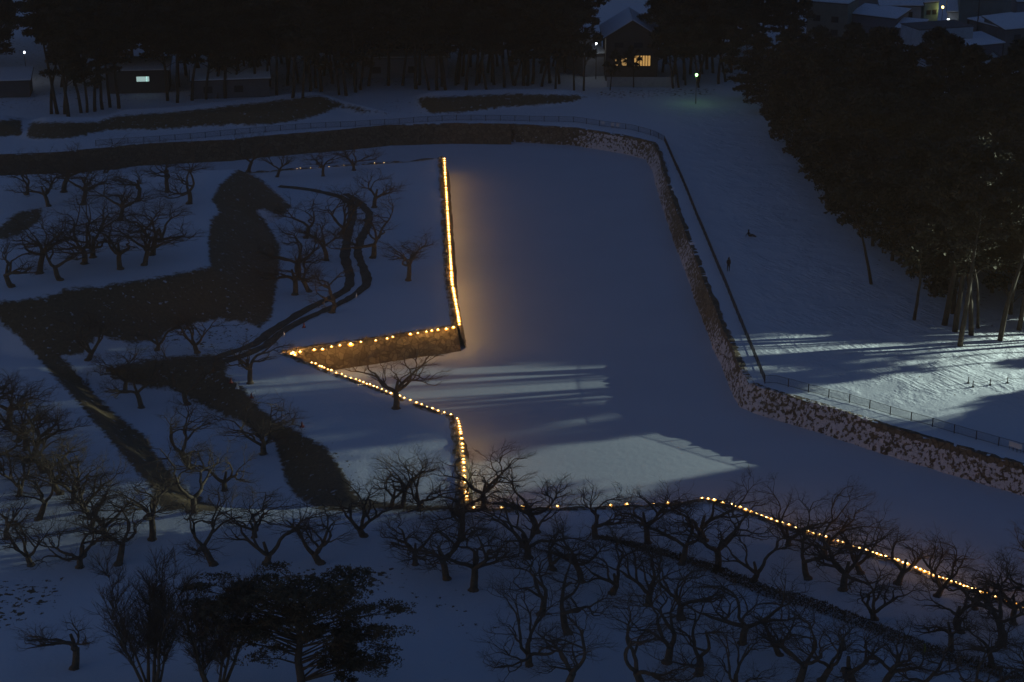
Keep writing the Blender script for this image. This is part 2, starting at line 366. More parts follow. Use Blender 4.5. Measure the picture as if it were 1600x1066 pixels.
    F = [(i, 4+i, 4+(i+1) % 4, (i+1) % 4) for i in range(4)]
    tag(link("snow_field", mesh("snow_field", V, F), M_GROUND), kind="structure")
build_ground()

mi = MB(); mi.quad((-220, 100, 0), (260, 100, 0), (260, 420, 0), (-220, 420, 0))
tag(mi.build("moat_ice", M_ICE), kind="structure")

# ------------------------------------------------------------------ banks and walls of the moat
def wall(name, pts, batter, m, label, cat, cover, rough=.12, lip=None, step=.45, rows=9):
    T = dens([P(a, b)[:2] for a, b in pts], step)
    nrm = np.zeros_like(T); d = np.gradient(T, axis=0); d /= np.linalg.norm(d, axis=1)[:, None]+1e-9
    nrm[:, 0] = -d[:, 1]; nrm[:, 1] = d[:, 0]
    mid = T[len(T)//2]+nrm[len(T)//2]*.6
    if sd(np.array([mid[0]]), np.array([mid[1]]), HP)[0] < 0: nrm = -nrm
    V = []; cov = []; n = len(T)
    bat0 = 1.0 if hasattr(batter, '__call__') else batter
    prof = [(-.7, 2.77)]+[(bat0*k/rows, 2.84-(2.84+.15)*k/rows) for k in range(rows+1)]
    for k, (o, z) in enumerate(prof):
        x = T[:, 0]+nrm[:, 0]*o; y = T[:, 1]+nrm[:, 1]*o
        s = np.arange(n)*step
        if hasattr(batter, '__call__'): o = o if k == 0 else batter(T[:, 0], T[:, 1])*(k-1)/rows
        q = rough*(1.6*vnoise(s/.7, np.full(n, z)/.5+k*.9, 7)+.9*vnoise(s/.33, np.full(n, k*1.0), 8))
        if k == 0: zz = z+.06*vnoise(s, s*0, 5); q = q*0+.3*vnoise(s/1.3, s*0+3, 6)
        elif k == 1: zz = z+.28*vnoise(s/.6, s*0, 9); q = q*1.2
        else: zz = z+0*s
        x = x+nrm[:, 0]*q; y = y+nrm[:, 1]*q
        V.append(np.stack([x, y, np.broadcast_to(zz, n)], 1)); cov.append(cover(k/ (len(prof)-1), s, x, y))
    V = np.concatenate(V); K = len(prof)
    F = [(k*n+i, k*n+i+1, (k+1)*n+i+1, (k+1)*n+i) for k in range(K-1) for i in range(n-1)]
    me = mesh(name, V, F)
    a = me.attributes.new("cover", 'FLOAT', 'POINT'); a.data.foreach_set("value", np.concatenate(cov).astype(np.float32))
    return tag(link(name, me, m, smooth=False), label, cat)
def cov_east(t, s, x, y): return .03+.26*np.clip(t-.5, 0, 1)-(.30 if .08 < t < .2 else 0)+.18*vnoise(s/9, s*0, 21)-.10*(np.abs(s-150) < 18)
def cov_south(t, s, x, y): return -.005+.09*t-(.34 if .08 < t < .25 else 0)*(s > 18)+.05*vnoise(s/6, s*0, 22)
def cov_none(t, s, x, y): return -.20-.2*t+0*s+(.32 if t < .05 else 0)
def cov_north(t, s, x, y): return -.42+.0*s+(.35 if t < .05 else 0)+.42*np.clip((x-0)/14+.2, 0, 1)*(t < .7)
wall("moat_bank", OUT_N, 3.0, M_BANKG, "long bare brown grassy bank curving along the far side of the frozen moat", "bank", cov_north, .15)
def cov_bank(t, s, x, y):
    south = np.clip((x-24)/2, 0, 1)*(y < 225)
    e = -.03-.22*np.clip((12-x)/12, 0, 1)*(y > 300)+.20*np.clip(t-.5, 0, 1)-.05*np.clip((300-y)/20, 0, 1)-(.30 if .08 < t < .2 else 0)+.16*vnoise(s/9, s*0, 21)
    q = -.005+.05*t-(.30 if .08 < t < .25 else 0)*(vnoise(s/20, s*0, 23) > -.12)+.05*vnoise(s/6, s*0, 22)
    return e*(1-south)+q*south
wall("stone_bank", OUT_E[:-1]+OUT_S, lambda x, y: 2.5-.95*np.clip((320-y)/15, 0, 1)*np.clip((y-228)/8, 0, 1), M_BANK, "long snow-dusted stone bank round the moat's right side, turning toward the right edge", "bank", cov_bank, .13)
wall("stone_wall", NEAR, 1.2, M_STONE, "lamp-lined stone wall of the near moat shore behind the cherry orchard", "wall", cov_none)
wall("stone_wall", ISL_SE, 1.25, M_STONE, "short lit stone wall running down the island's lower right side", "wall", cov_none)
wall("stone_wall", ISL_D, 1.2, M_STONE, "stone wall edge slanting from the notch tip towards the lone island tree", "wall", cov_none)
wall("stone_wall", ISL_F, 1.3, M_STONE, "brown stone wall face inside the island notch, lit from its top", "wall", cov_none, .14)
wall("stone_wall", ISL_E, 1.2, M_STONE, "long straight lit stone wall on the island's right side facing the ice", "wall", cov_none)
wall("stone_wall", ISL_N, 1.2, M_STONE, "dim stone wall at the island's far end beside the narrow moat arm", "wall", cov_none)

# dry grass standing along the rims of the lit walls
def rim_grass(name, segs, label):
    r_ = np.random.RandomState(4); V = []; F = []
    for pts, densi in segs:
        T = dens([P(a, b)[:2] for a, b in pts], .25); d = np.gradient(T, axis=0); d /= np.linalg.norm(d, axis=1)[:, None]; nr = np.stack([-d[:, 1], d[:, 0]], 1)
        m_ = T[len(T)//2]+nr[len(T)//2]*.6
        if sd(np.array([m_[0]]), np.array([m_[1]]), HP)[0] > 0: nr = -nr
        s_ = np.arange(len(T))*.25; cl = vnoise(s_/1.1, s_*0, 44)+.5
        for i in range(len(T)):
            if cl[i] < .35: continue
            for _ in range(int(densi*cl[i]*1.6)):
                o = abs(r_.normal(.05, .32)); b0 = T[i]+nr[i]*o+d[i]*r_.uniform(-.15, .15); L = r_.uniform(.18, .5)*(.6+cl[i]*.7); a = r_.uniform(0, 6.28); ln = r_.uniform(.15, .8)
                tip = (b0[0]+math.cos(a)*L*ln, b0[1]+math.sin(a)*L*ln, 2.76+L); w_ = .018; j = len(V)
                V += [(b0[0]-w_*math.sin(a), b0[1]+w_*math.cos(a), 2.72), (b0[0]+w_*math.sin(a), b0[1]-w_*math.cos(a), 2.72), tip]; F.append((j, j+1, j+2))
    return tag(link(name, mesh(name, V, F), simple("dry rim grass", (.30, .21, .09), .9, .3, 2.0)), label, kind="stuff")
rim_grass("dry_grass", [(ISL_E, 12), (ISL_SE[:-1], 12), (ISL_F, 10), (ISL_D, 4), (NEAR, 3)], "dry grass along the rims of the lit walls")
# ------------------------------------------------------------------ paths
def strip(name, pts, width, m, off=.05, jit=.3):
    T = dens([P(a, b)[:2] for a, b in pts], .5); k = np.ones(7)/7
    T2 = T.copy()
    for c in (0, 1): T2[3:-3, c] = np.convolve(T[:, c], k, 'valid')
    T = T2; d = np.gradient(T, axis=0); d /= np.linalg.norm(d, axis=1)[:, None]+1e-9
    nr = np.stack([-d[:, 1], d[:, 0]], 1); n = len(T); V = []; s = np.arange(n)*.5
    cols = 5
    for j in range(cols):
        u = (j/(cols-1)-.5)*width; e = abs(j-2)/2
        x = T[:, 0]+nr[:, 0]*(u+e*jit*vnoise(s/.8, s*0+j*3.3, 31)); y = T[:, 1]+nr[:, 1]*(u+e*jit*vnoise(s/.8, s*0+j*3.3, 31))
        V.append(np.stack([x, y, height(x, y)+off*(1-.0*e)], 1))
    V = np.concatenate(V); F = [(j*n+i, (j+1)*n+i, (j+1)*n+i+1, j*n+i+1) for j in range(cols-1) for i in range(n-1)]
    return tag(link(name, mesh(name, V, F), m, smooth=True), kind="structure")
M_MUD = simple("trodden earth", (.13, .10, .065), .9, .4, 1.2, .5)
TR_L = [(436,291),(480,296),(521,304),(546,314),(552,330),(543,371),(539,402),(547,432),(545,450),(527,462),(476,485),(425,516),(400,536),(360,552),(332,562)]
TR_R = [(540,303),(562,316),(577,333),(575,354),(563,376),(558,397),(567,417),(576,442),(562,457),(537,472),(501,487),(451,512),(415,540),(380,556),(350,566)]
strip("path", TR_L, 1.3, M_MUD); strip("path", TR_R, 1.2, M_MUD, .06)

# ------------------------------------------------------------------ tree prototypes
def unit(v): v = np.array(v, float); return v/(np.linalg.norm(v)+1e-9)
def cherry_proto(seed, height_=6.5, spread=1.0, lean=0.0, forks=3, low=False, dense_=1.0):
    rng = random.Random(seed); T = MB(); B = MB()
    def grow(p, d, L, r0, r1, lev, tgt):
        ns = (5, 6, 5, 4, 3, 3)[lev]; pts = [p]; rad = [r0]; wob = (.10, .26, .30, .30, .28, .25)[lev]
        for k in range(ns):
            d = unit(d+np.array([rng.gauss(0, wob), rng.gauss(0, wob), rng.gauss(0, wob*.7)+(.06 if lev == 1 else .02)]))
            if lev >= 2 and d[2] < -.15: d[2] = .05; d = unit(d)
            p = p+d*L/ns; pts.append(p); rad.append(r0+(r1-r0)*(k+1)/ns)
        tgt.tube(pts, rad, (9, 7, 5, 4, 3, 3)[lev], cap=lev < 2)
        return pts, rad, d
    base = np.array([0, 0, -.2]); az0 = rng.uniform(0, 6.28)
    tl = (1.1 if low else rng.uniform(1.6, 2.3)); ld = unit((math.cos(az0)*lean, math.sin(az0)*lean, 1))
    pts, rad, d = grow(base, ld, tl+.2, .36, .28, 0, T)
    # root flare
    T.tube([np.array([0, 0, -.25]), np.array([0, 0, .05]), np.array(pts[1])], [.62, .47, .32], 9)
    for _ in range(4):
        a = rng.uniform(0, 6.28); T.tube([np.array([.1*math.cos(a), .1*math.sin(a), .25]), np.array([.55*math.cos(a), .55*math.sin(a), -.06])], [.14, .05], 5)
    top = pts[-1]
    def kids(pts, rad, d, lev):
        if lev > 5: return
        cnt = [0, 0, 3, 4, 4, 6][lev] if lev >= 2 else 0
        cnt = int(cnt*dense_+.5)
        for c in range(cnt):
            k = len(pts)-1 if c == 0 else rng.randint(1 if lev > 3 else 2, len(pts)-1)
            p = pts[k]; ang = (.55, .8, .8, .8)[lev-2]*rng.uniform(.6, 1.3)
            axis = unit(np.cross(d, [rng.gauss(0, 1), rng.gauss(0, 1), rng.gauss(0, 1)]))
            nd = unit(d*math.cos(ang)+axis*math.sin(ang)); nd[2] = nd[2]*.6+(.09 if lev < 4 else .05); nd = unit(nd)
            L = (0, 0, 2.35, 1.6, 1.1, .7)[lev]*rng.uniform(.7, 1.25)*spread; r = min(rad[k]*.85, (0, 0, .16, .075, .025, .0085)[lev])
            q, rr, dd = grow(p, nd, L, r, r*.5, lev, B); kids(q, rr, dd, lev+1)
    az = rng.uniform(0, 6.28)
    for f in range(forks):
        a = az+f*6.283/forks+rng.uniform(-.5, .5); el = rng.uniform(.30, .85)
        q, rr, dd = grow(top-d*.1, unit((math.cos(a)*math.cos(el), math.sin(a)*math.cos(el), math.sin(el))), rng.uniform(2.3, 3.5)*spread, rng.uniform(.17, .24), .115, 1, T)
        kids(q, rr, dd, 2)
    if rng.random() < .6:       # sawn-off stub
        a = rng.uniform(0, 6.28); T.tube([top-d*.3, top+np.array([.25*math.cos(a), .25*math.sin(a), .7]), top+np.array([.4*math.cos(a), .4*math.sin(a), 1.3])], [.2, .17, .14], 7)
    return mesh("cherry_trunk", T.V, T.F), mesh("cherry_crown", B.V, B.F)
def finish_proto(pair, m1, m2):
    for me, m in zip(pair, (m1, m2)):
        me.materials.append(m); me.polygons.foreach_set("use_smooth", [True]*len(me.polygons))
    return pair
CH = [finish_proto(cherry_proto(100+i, spread=s, lean=l, forks=f, low=lo), M_BARK, M_TWIG) for i, (s, l, f, lo) in enumerate(
    [(1.0, .05, 3, 0), (1.1, .25, 3, 0), (.95, .1, 4, 0), (1.1, .35, 2, 0), (1.0, .15, 3, 1), (.9, .2, 2, 0), (1.15, .1, 4, 1), (1.0, .3, 3, 0), (.85, .05, 4, 0), (1.05, .2, 2, 1)])]

def multistem_proto(seed):
    rng = random.Random(seed); T = MB(); B = MB()
    for s in range(7):
        a = rng.uniform(0, 6.28); d = unit((.28*math.cos(a), .28*math.sin(a), 1)); p = np.array([.35*math.cos(a), .35*math.sin(a), -.2]); pts = [p]; r0 = rng.uniform(.1, .17); rad = [r0]; H = rng.uniform(7, 9.5)
        for k in range(9):
            d = unit(d+np.array([rng.gauss(0, .09), rng.gauss(0, .09), .05])); p = p+d*H/9; pts.append(p); rad.append(r0*(1-.85*(k+1)/9))
        T.tube(pts, rad, 6)
        for b in range(24):
            k = rng.randint(3, 9); q = pts[k]; a2 = rng.uniform(0, 6.28); dd = unit((math.cos(a2)*.6, math.sin(a2)*.6, .8)); bp = [q]; L = rng.uniform(1.2, 2.6)*(1.25-k*.07)
            for j in range(4):
                dd = unit(dd+np.array([rng.gauss(0, .15), rng.gauss(0, .15), .05])); q = q+dd*L/4; bp.append(q)
            B.tube(bp, [.04, .032, .025, .018, .012], 4, False)
            for t in range(13):
                q2 = bp[rng.randint(1, 4)]; d2 = unit(dd+np.array([rng.gauss(0, .5), rng.gauss(0, .5), rng.gauss(.1, .3)])); L2 = rng.uniform(.6, 1.3)
                m1 = q2+d2*L2*.5; d3 = unit(d2+np.array([rng.gauss(0, .2), rng.gauss(0, .2), .1])); e1 = m1+d3*L2*.5
                B.tube([q2, m1, e1], [.015, .011, .007], 3, False)
                for u in range(2):
                    d4 = unit(d3+np.array([rng.gauss(0, .4), rng.gauss(0, .4), rng.gauss(.1, .3)])); B.tube([m1, m1+d4*rng.uniform(.4, .8)], [.009, .006], 3, False)
    return mesh("multistem_trunk", T.V, T.F), mesh("multistem_crown", B.V, B.F)

def pine_proto(seed, H=18.0, crown0=.38, R=4.6, npad=46, per=170, size=.40, lean=.06):
    rng = random.Random(seed); nr = np.random.RandomState(seed); T = MB(); B = MB()
    a0 = rng.uniform(0, 6.28); p = np.array([0, 0, -.3]); d = unit((lean*math.cos(a0), lean*math.sin(a0), 1)); pts = [p]; rad = [.30*H/18]
    n = 9
    for k in range(n):
        d = unit(d+np.array([rng.gauss(0, .06), rng.gauss(0, .06), .12])); p = p+d*(H*.93+.3)/n; pts.append(p); rad.append(.30*H/18*(1-.8*(k+1)/n))
    T.tube(pts, rad, 7); F = []; V = []
    def at(z):
        t = np.clip(z/(H*.93), 0, 1)*n; k = min(int(t), n-1); return pts[k]+(pts[k+1]-pts[k])*(t-k)
    for i in range(npad):
        u = i/(npad-1); z = H*(crown0+(1-crown0)*u**.85); prof = math.sin(math.pi*min(1, (.22+.78*u))**1.15)**.7 if u < .98 else .1
        rr = R*max(.12, prof)*rng.uniform(.35, 1.05); a = rng.uniform(0, 6.28); c = at(z-1.0)
        e = np.array([c[0]+rr*math.cos(a), c[1]+rr*math.sin(a), z]); mid = (c+e)/2+np.array([0, 0, .15])
        T.tube([c, mid, e], [.07, .05, .025], 4, False)
        pw = rng.uniform(.8, 1.5)*R/4.6; m = per
        ang = nr.uniform(0, 6.28, m); rr2 = np.sqrt(nr.uniform(0, 1, m))*pw
        q = np.stack([e[0]+rr2*np.cos(ang), e[1]+rr2*np.sin(ang), e[2]+nr.normal(0, .20, m)+.25*(1-(rr2/pw)**2)], 1)
        for w_ in q:
            dv = nr.normal(0, 1, 3); dv[2] = abs(dv[2])*.6; dv /= np.linalg.norm(dv); sv = np.cross(dv, nr.normal(0, 1, 3)); sv /= np.linalg.norm(sv)+1e-9
            L = size*nr.uniform(.6, 1.3); W = L*.38; j = len(V)
            V += [tuple(w_-sv*W), tuple(w_+dv*L), tuple(w_+sv*W), tuple(w_-dv*L*.35)]; F.append((j, j+1, j+2, j+3))
    return mesh("pine_trunk", T.V, T.F), mesh("pine_crown", V, F)
PN = [finish_proto(pine_proto(300+i, H=h, crown0=c0, R=r, lean=l, npad=n_), M_PBARK, M_NEED) for i, (h, c0, r, l, n_) in enumerate(
    [(18, .34, 4.8, .10, 50), (17, .42, 4.3, .25, 44), (19, .38, 5.0, .05, 52), (16.5, .30, 4.6, .18, 48)])]
PTALL = [finish_proto(pine_proto(360+i, H=h, crown0=c0, R=r, lean=l, npad=n_), M_PBARK, M_NEED) for i, (h, c0, r, l, n_) in enumerate([(20, .66, 4.4, .05, 34), (21, .64, 4.6, .10, 36)])]
PLOW = [finish_proto(pine_proto(380+i, H=17, crown0=.14, R=5.2, npad=60), M_PBARK, M_NEED) for i in range(2)]
PHI = finish_proto(pine_proto(391, H=22, crown0=.80, R=2.6, npad=16, per=120, lean=.03), M_PBARK, M_NEED)
PSMALL = finish_proto(pine_proto(330, H=9, crown0=.45, R=2.2, npad=18, per=90, lean=.2, size=.35), M_PBARK, M_NEED)
PLEAN = finish_proto(pine_proto(331, H=13, crown0=.62, R=3.2, npad=20, per=120, lean=.35, size=.38), M_PBARK, M_NEED)

def plant(name, pair, loc, rz, s, label, cat="tree", group=None, sz=None):
    e = empty(name, loc, rz); e.scale = (s, s, sz or s); tag(e, label, cat, group)
    for nm, me in zip(("trunk", "crown"), pair):
        o = bpy.data.objects.new(nm, me); COL.objects.link(o); o.parent = e
    return e

# ------------------------------------------------------------------ cherry trees (foot of each trunk as seen in the photograph)
ORD = ["first","second","third","fourth","fifth","sixth","seventh","eighth","ninth","tenth","eleventh","twelfth","thirteenth","fourteenth","fifteenth","sixteenth","seventeenth","eighteenth","nineteenth","twentieth",
       "21st","22nd","23rd","24th","25th","26th","27th","28th","29th","30th"]
ZONES = [
 ("on the snowy rampart rim at upper left", "cherries on the rampart", 1.18, [(18,448),(62,427),(94,438),(132,412),(145,402),(188,420),(226,414),(238,398),(250,378)]),
 ("in the back rows atop the rampart", "cherries on the rampart", 1.15, [(42,304),(76,322),(100,300),(130,320),(188,345),(160,290),(215,312),(262,300),(296,318),(8,300)]),
 ("along the island's far shore", "cherries on the island", .95, [(388,268),(433,277),(505,275),(553,266)]),
 ("beside the curving tracks on the island", "cherries on the island", 1.15, [(461,461),(466,437),(478,372),(483,456),(510,407),(519,488),(533,366),(583,403),(585,324),(638,438)]),
 ("around the dark path junction at left", "cherries by the path junction", 1.1, [(138,563),(195,613),(221,637),(246,547),(293,632),(308,551),(391,599)]),
 ("in the snowy hollow between the dark slopes", "cherries in the hollow", 1.12, [(298,732),(351,767),(412,710)]),
 ("in the slanting row at the left edge", "cherries in the slanting left row", 1.0, [(12,670),(28,690),(40,702),(53,720),(67,738),(83,757),(94,771),(116,785),(133,800),(143,822),(166,843),(-15,650),(2,735),(30,775),(60,812)]),
 ("in the loose front group at lower left", "cherries at lower left", 1.0, [(10,842),(48,883),(125,886),(185,882),(238,843),(116,1045),(305,800),(333,882)]),
 ("in the open row below the island", "cherries below the island", 1.05, [(398,840),(417,880),(500,880),(568,838),(649,883),(698,905),(722,842),(740,922)]),
 ("by the bank under the island's lower corner", "cherries below the island", .9, [(611,792),(629,792),(655,797),(712,803),(755,795)]),
 ("in the row nearest the lit near shore", "cherries along the near shore", 1.05, [(825,871),(838,832),(864,890),(908,909),(932,841),(957,927),(1012,848),(1065,882),(1100,845),(1121,890),(1178,907),(1232,853),(1262,904),(1287,870)]),
 ("in the lit shore row at far right", "cherries along the near shore", 1.05, [(1317,922),(1344,895),(1402,912),(1465,931),(1523,952),(1583,975),(1612,960)]),
 ("in the middle of the right orchard", "cherries in the right orchard", 1.05, [(845,961),(887,989),(1013,946),(1064,967),(1160,1006),(1218,1024),(1366,968),(1485,1016),(1499,987),(1550,1042),(1564,1007)]),
 ("in the nearest row along the bottom edge", "cherries in the right orchard", 1.08, [(826,1040),(880,1085),(1007,1078),(1042,1036),(1092,1054),(1150,1085),(1245,1075),(1284,1064),(1338,1080),(1381,1078),(1440,1095),(1620,1085),(1530,1100)]),
]
rg = random.Random(5)
for zone, group, s0, pts in ZONES:
    for i, (px, py) in enumerate(sorted(pts)):
        s = s0*.84*rg.uniform(.84, 1.15)
        big = "broad " if s > s0*.88 else "slight " if s < s0*.78 else ""
        lab = f"{ORD[i]} {big}bare cherry tree from the left {zone}"
        plant("cherry_tree", CH[rg.randrange(len(CH))], ground(px, py), rg.uniform(0, 6.28), s, lab, "tree", group)
x, y, z = ground(619, 638)
plant("cherry_tree", CH[0], (x, y, z), 2.1, 1.02, "lone bare cherry tree standing beside the island's slanting lit edge", "tree", "cherries on the island")

MS = finish_proto(multistem_proto(71), M_BARK, M_TWIG); MS2 = finish_proto(multistem_proto(72), M_BARK, M_TWIG)
plant("bare_tree", MS, ground(238, 1082), .4, 1.16, "tall many-stemmed bare tree at bottom left with dense upright twigs")
plant("bare_tree", MS2, ground(335, 1092), 2.0, 1.12, "many-stemmed bare tree just left of the foreground pine")
def spreading_pine(seed):
    rng = random.Random(seed); nr = np.random.RandomState(seed); T = MB(); V = []; F = []
    tr = [(0, 0, -.4), (.1, 0, 2), (-.1, .1, 4), (.15, 0, 6), (0, .1, 8), (.3, 0, 10), (.2, 0, 11.3)]; T.tube(tr, [.42, .34, .30, .26, .2, .13, .06], 9)
    pads = []
    while len(pads) < 112:
        x = rng.uniform(-8.0, 8.2); z = rng.uniform(3.2, 12.2); y = rng.uniform(-2.6, 2.6)
        top = 11.9-.012*x*x; low = 6.6+.03*abs(x)**1.5
        ok = low < z < top
        if x > 2.5 and 3.3 < z < 6.6 and x < 3.2+(z-2.8)*.3+2.4*math.sin(z*2.1)**2+1.5: ok = True
        if -4.5 < x < -1.2 and 5.2 < z < 7: ok = True
        if 5.5 < x and 6.9 < z < 9.2: ok = ok and rng.random() < .35
        if ok: pads.append((x, y, z))
    for x, y, z in pads:
        zt = max(1.8, z-1.2-abs(x)*.22); k = min(6, max(0, zt/11.3*6)); i0 = min(5, int(k)); a = np.array(tr[i0])+(np.array(tr[i0+1])-np.array(tr[i0]))*(k-i0); e = np.array([x, y, z-.1])
        mid = (a+e)/2+np.array([0, 0, .35]); T.tube([a, mid, e], [.10, .06, .025], 5, False)
        w_ = rng.uniform(.7, 1.35); m = 330; an = nr.uniform(0, 6.28, m); r2 = np.sqrt(nr.uniform(0, 1, m))*w_*(1+.45*np.sin(3*an+x))
        Q = np.stack([x+r2*np.cos(an)*1.25, y+r2*np.sin(an)*.9, z+nr.normal(0, .11, m)+.18*(1-(r2/w_)**2)], 1)
        for q in Q:
            dv = nr.normal(0, 1, 3); dv[2] = abs(dv[2])*.7; dv /= np.linalg.norm(dv); sv = np.cross(dv, nr.normal(0, 1, 3)); sv /= np.linalg.norm(sv)+1e-9
            L = .22*nr.uniform(.6, 1.3); W = L*.25; j = len(V); V += [tuple(q-sv*W), tuple(q+dv*L), tuple(q+sv*W), tuple(q-dv*L*.3)]; F.append((j, j+1, j+2, j+3))
    return mesh("pine_trunk", T.V, T.F), mesh("pine_crown", V, F)
FP = finish_proto(spreading_pine(9), simple("brown pine bark", (.16, .11, .07), .9, .3, 2.0), simple("brownish pine needles", (.15, .112, .06), .85, .35, 1.0))
plant("pine_tree", FP, ground(470, 1094), 0.0, .98, "broad dark foreground pine with flat spreading boughs at bottom left", sz=.87)
plant("pine_tree", PSMALL, ground(528, 1112), 1.0, .75, "small dark pine beside the broad foreground pine")

# ------------------------------------------------------------------ pines
KEEP = [(42,84),(222,119),(931,69),(950,42),(970,96),(1000,92),(975,60),(988,42),(957,50),(945,70),(1087,118),(1087,140),(1470,13),(1452,60),(1500,55),(1395,8),(29,6),(612,95),(610,110)]
npine = 0
def try_pine(px, py, rad_px=4.2, s=1.0, pair=None, label="", group=None, check=True):
    global npine
    x, y, z = ground(px, py); k = FPX/math.hypot(y, CAM_H)
    H = 18*s
    if check:
        for (kx, ky) in KEEP:
            if abs(px-kx) < rad_px*s*k*.9 and py-H*k*.97 < ky < py-4.5*s*k: return False
    npine += 1
    plant("pine_tree", pair or PN[rg.randrange(4)], (x, y, z), rg.uniform(0, 6.28), s, label, "tree", group)
    return True
front = [8,17,26,66,80,90,101,107,127,136,148,160,172,186,196,214,228,246,262,277,300,322,340,352,367,378,398,415,432,457,473,485,502,530,541,556,563,582,590,618,642,650,671,683,696,712,728,744,760,772,788,803,818,832,846,860]
k = 0
for i, px in enumerate(front):
    py = (182 if px < 110 else 178-(px-110)*.11 if px < 300 else 157-(px-300)*.045)+rg.uniform(-5, 4)
    k += try_pine(px, py, s=rg.uniform(.9, 1.05), pair=PTALL[i % 2] if i % 3 else None, label="tall dark pine with a bare slim trunk in the far belt behind the bank", group="pines in the far belt")
for px in range(-40, 930, 27):
    for row in (0, 1):
        try_pine(px+rg.uniform(-8, 8), 137-row*17-px*.006+rg.uniform(-4, 4), s=rg.uniform(.9, 1.15), label="dark pine at the back of the far belt, crown against other crowns", group="pines at the back of the far belt")
for row, yb in enumerate((104, 88, 72)):
    for px in range(-50, 1262, 44):
        if (925 < px < 1025) or 150 < px < 260: continue
        try_pine(px+rg.uniform(-12, 12), yb+rg.uniform(-5, 5), s=rg.uniform(.85, 1.05), label="dark pine at the back of the far belt, crown against other crowns", group="pines at the back of the far belt")
for px in range(1030, 1150, 22):
    for row in (0, 1):
        try_pine(px+rg.uniform(-6, 6), 128-row*14+rg.uniform(-3, 3), s=rg.uniform(.9, 1.1), label="dark pine in the cluster between the lit house and the dense right wood", group="pines beside the house")
gap = [(868,139,"left of the house, straight"),(897,141,"left of the house wall"),(912,142,"left of the pale snow slope"),(953,141,"under the small lit window"),(990,137,"under the wide lit window"),(1052,138,"right of the pale garden wall"),(1061,137,"between house and street lamp"),(1071,133,"nearest behind the green street lamp"),(1092,137,"just right of the green street lamp")]
for px, py, wh in gap:
    x, y, z = ground(px, py)
    plant("pine_tree", PSMALL, (x, y, z), rg.uniform(0, 6.28), .8 if 930 < px < 1020 else 1.5, f"slender dark pine {wh}")
# right wood: front row one by one
fr = [(1362,444,1),(1428,500,1),(1475,508,0),(1500,541,0),(1492,518,0),(1518,524,0),(1528,513,1),(1562,532,0),(1592,516,0)]
names = ["leaning pine trunk alone on the snow, farthest left of the wood's front","curved pine trunk on the snow beside the wood's front edge","straight pine at the wood's front, right of the curved trunk",
 "thick lit pine trunk standing nearest the camera at the wood's front","forked pine trunk just behind the thick lit front trunk","thin lit pine trunk right of the thick front trunk","slim pine trunk set back between two lit front trunks",
 "straight lit pine trunk near the right edge of the wood's front","pine with low branches at the wood's front, closest to the frame edge"]
for (px, py, ty), nm in zip(fr, names):
    plant("pine_tree", PLEAN if ty else PTALL[rg.randrange(2)], ground(px, py), rg.uniform(0, 6.28), rg.uniform(.95, 1.1), nm, "tree", "pines at the front of the right wood")
left_edge = lambda py: np.interp(py, [140, 170, 200, 250, 300, 350, 400, 440, 500], [1140, 1185, 1215, 1255, 1285, 1330, 1385, 1440, 1500])
top_edge = lambda px: np.interp(px, [1140, 1300, 1450, 1600, 1760], [140, 168, 226, 262, 270])
yy = 488.0; nw = 0
while yy > 140:
    x0 = left_edge(yy)
    s_px = FPX/math.hypot(P(800, yy)[1], CAM_H); xx = x0
    while xx < 1680:
        if yy > top_edge(xx):
            px, py = xx+rg.uniform(-12, 12)*(xx > x0+1), yy+rg.uniform(-4, 4)
            first = xx == x0
            nw += try_pine(px, py, s=rg.uniform(.9, 1.12)*(.85 if yy < 190 else 1), check=yy < 200, pair=PLOW[rg.randrange(2)] if xx < x0+20*s_px or yy > 400 else None,
                label=("dark pine on the left rim of the dense right wood, boughs over snow" if first else "dark pine inside the dense black wood right of the snowfield"),
                group=("pines on the rim of the right wood" if first else "pines in the right wood"))
        xx += 7.2*s_px
    yy -= 7.0*s_px*.30*1.05
print("pines", npine, "wood", nw)

# unseen pines added right of the frame to block the floodlight into streaks
def toward(px, py, z, q, side=0.0):
    t = P(px, py, z)[:2]; L = np.array(FLOOD[:2]); d = t-L; D = np.linalg.norm(d); d /= D; n_ = np.array([-d[1], d[0]])
    p = L+d*q+n_*side; return (float(p[0]), float(p[1]), 2.7)
def shade_pine(px, py, q, side=0.0, s=1.0, pi=0, sz=None):
    plant("pine_tree", PN[pi], toward(px, py, 0, q, side), rg.uniform(0, 6.28), s, "unseen pine added outside the right edge to block the floodlight", "tree", "added pines blocking the floodlight", sz)
for i in range(14):      # above sector A
    for j in (0, 1, 2): shade_pine(975, 517-i*16-j*6, 36+7*j, 0, .95, (i+j) % 4, (1.3, 1.1, .7)[j])
for a_, (tx, ty, q_, sd_, r_) in enumerate(((978, 652, 42, 0, 1.0), (980, 655, 45, .2, 3.0))):
    plant("pine_tree", PTALL[a_], toward(tx, ty, 0, q_, sd_), r_, .50, "unseen pine added outside the right edge to block the floodlight", "tree", "added pines blocking the floodlight", .75)
for i in range(7): shade_pine(1190, 792+i*26, 42+2*(i % 3), 0, .9, i % 4, 1.25)
for q_, sd_ in ((58, -1.3), (50, .2), (64, 1.3), (46, -.7), (53, -2.0), (61, 2.2), (66, .7), (56, 1.7)):
    plant("pine_tree", PHI, toward(975, 600, 0, q_, sd_), q_, .55, "unseen pine with a high small crown added to streak the floodlight", "tree", "added high pines in the floodlight beam", 1.0)
shade_pine(1100, 700, 40, -1.5, .6, 0, .5); shade_pine(1100, 720, 41, .5, .6, 1, .5)

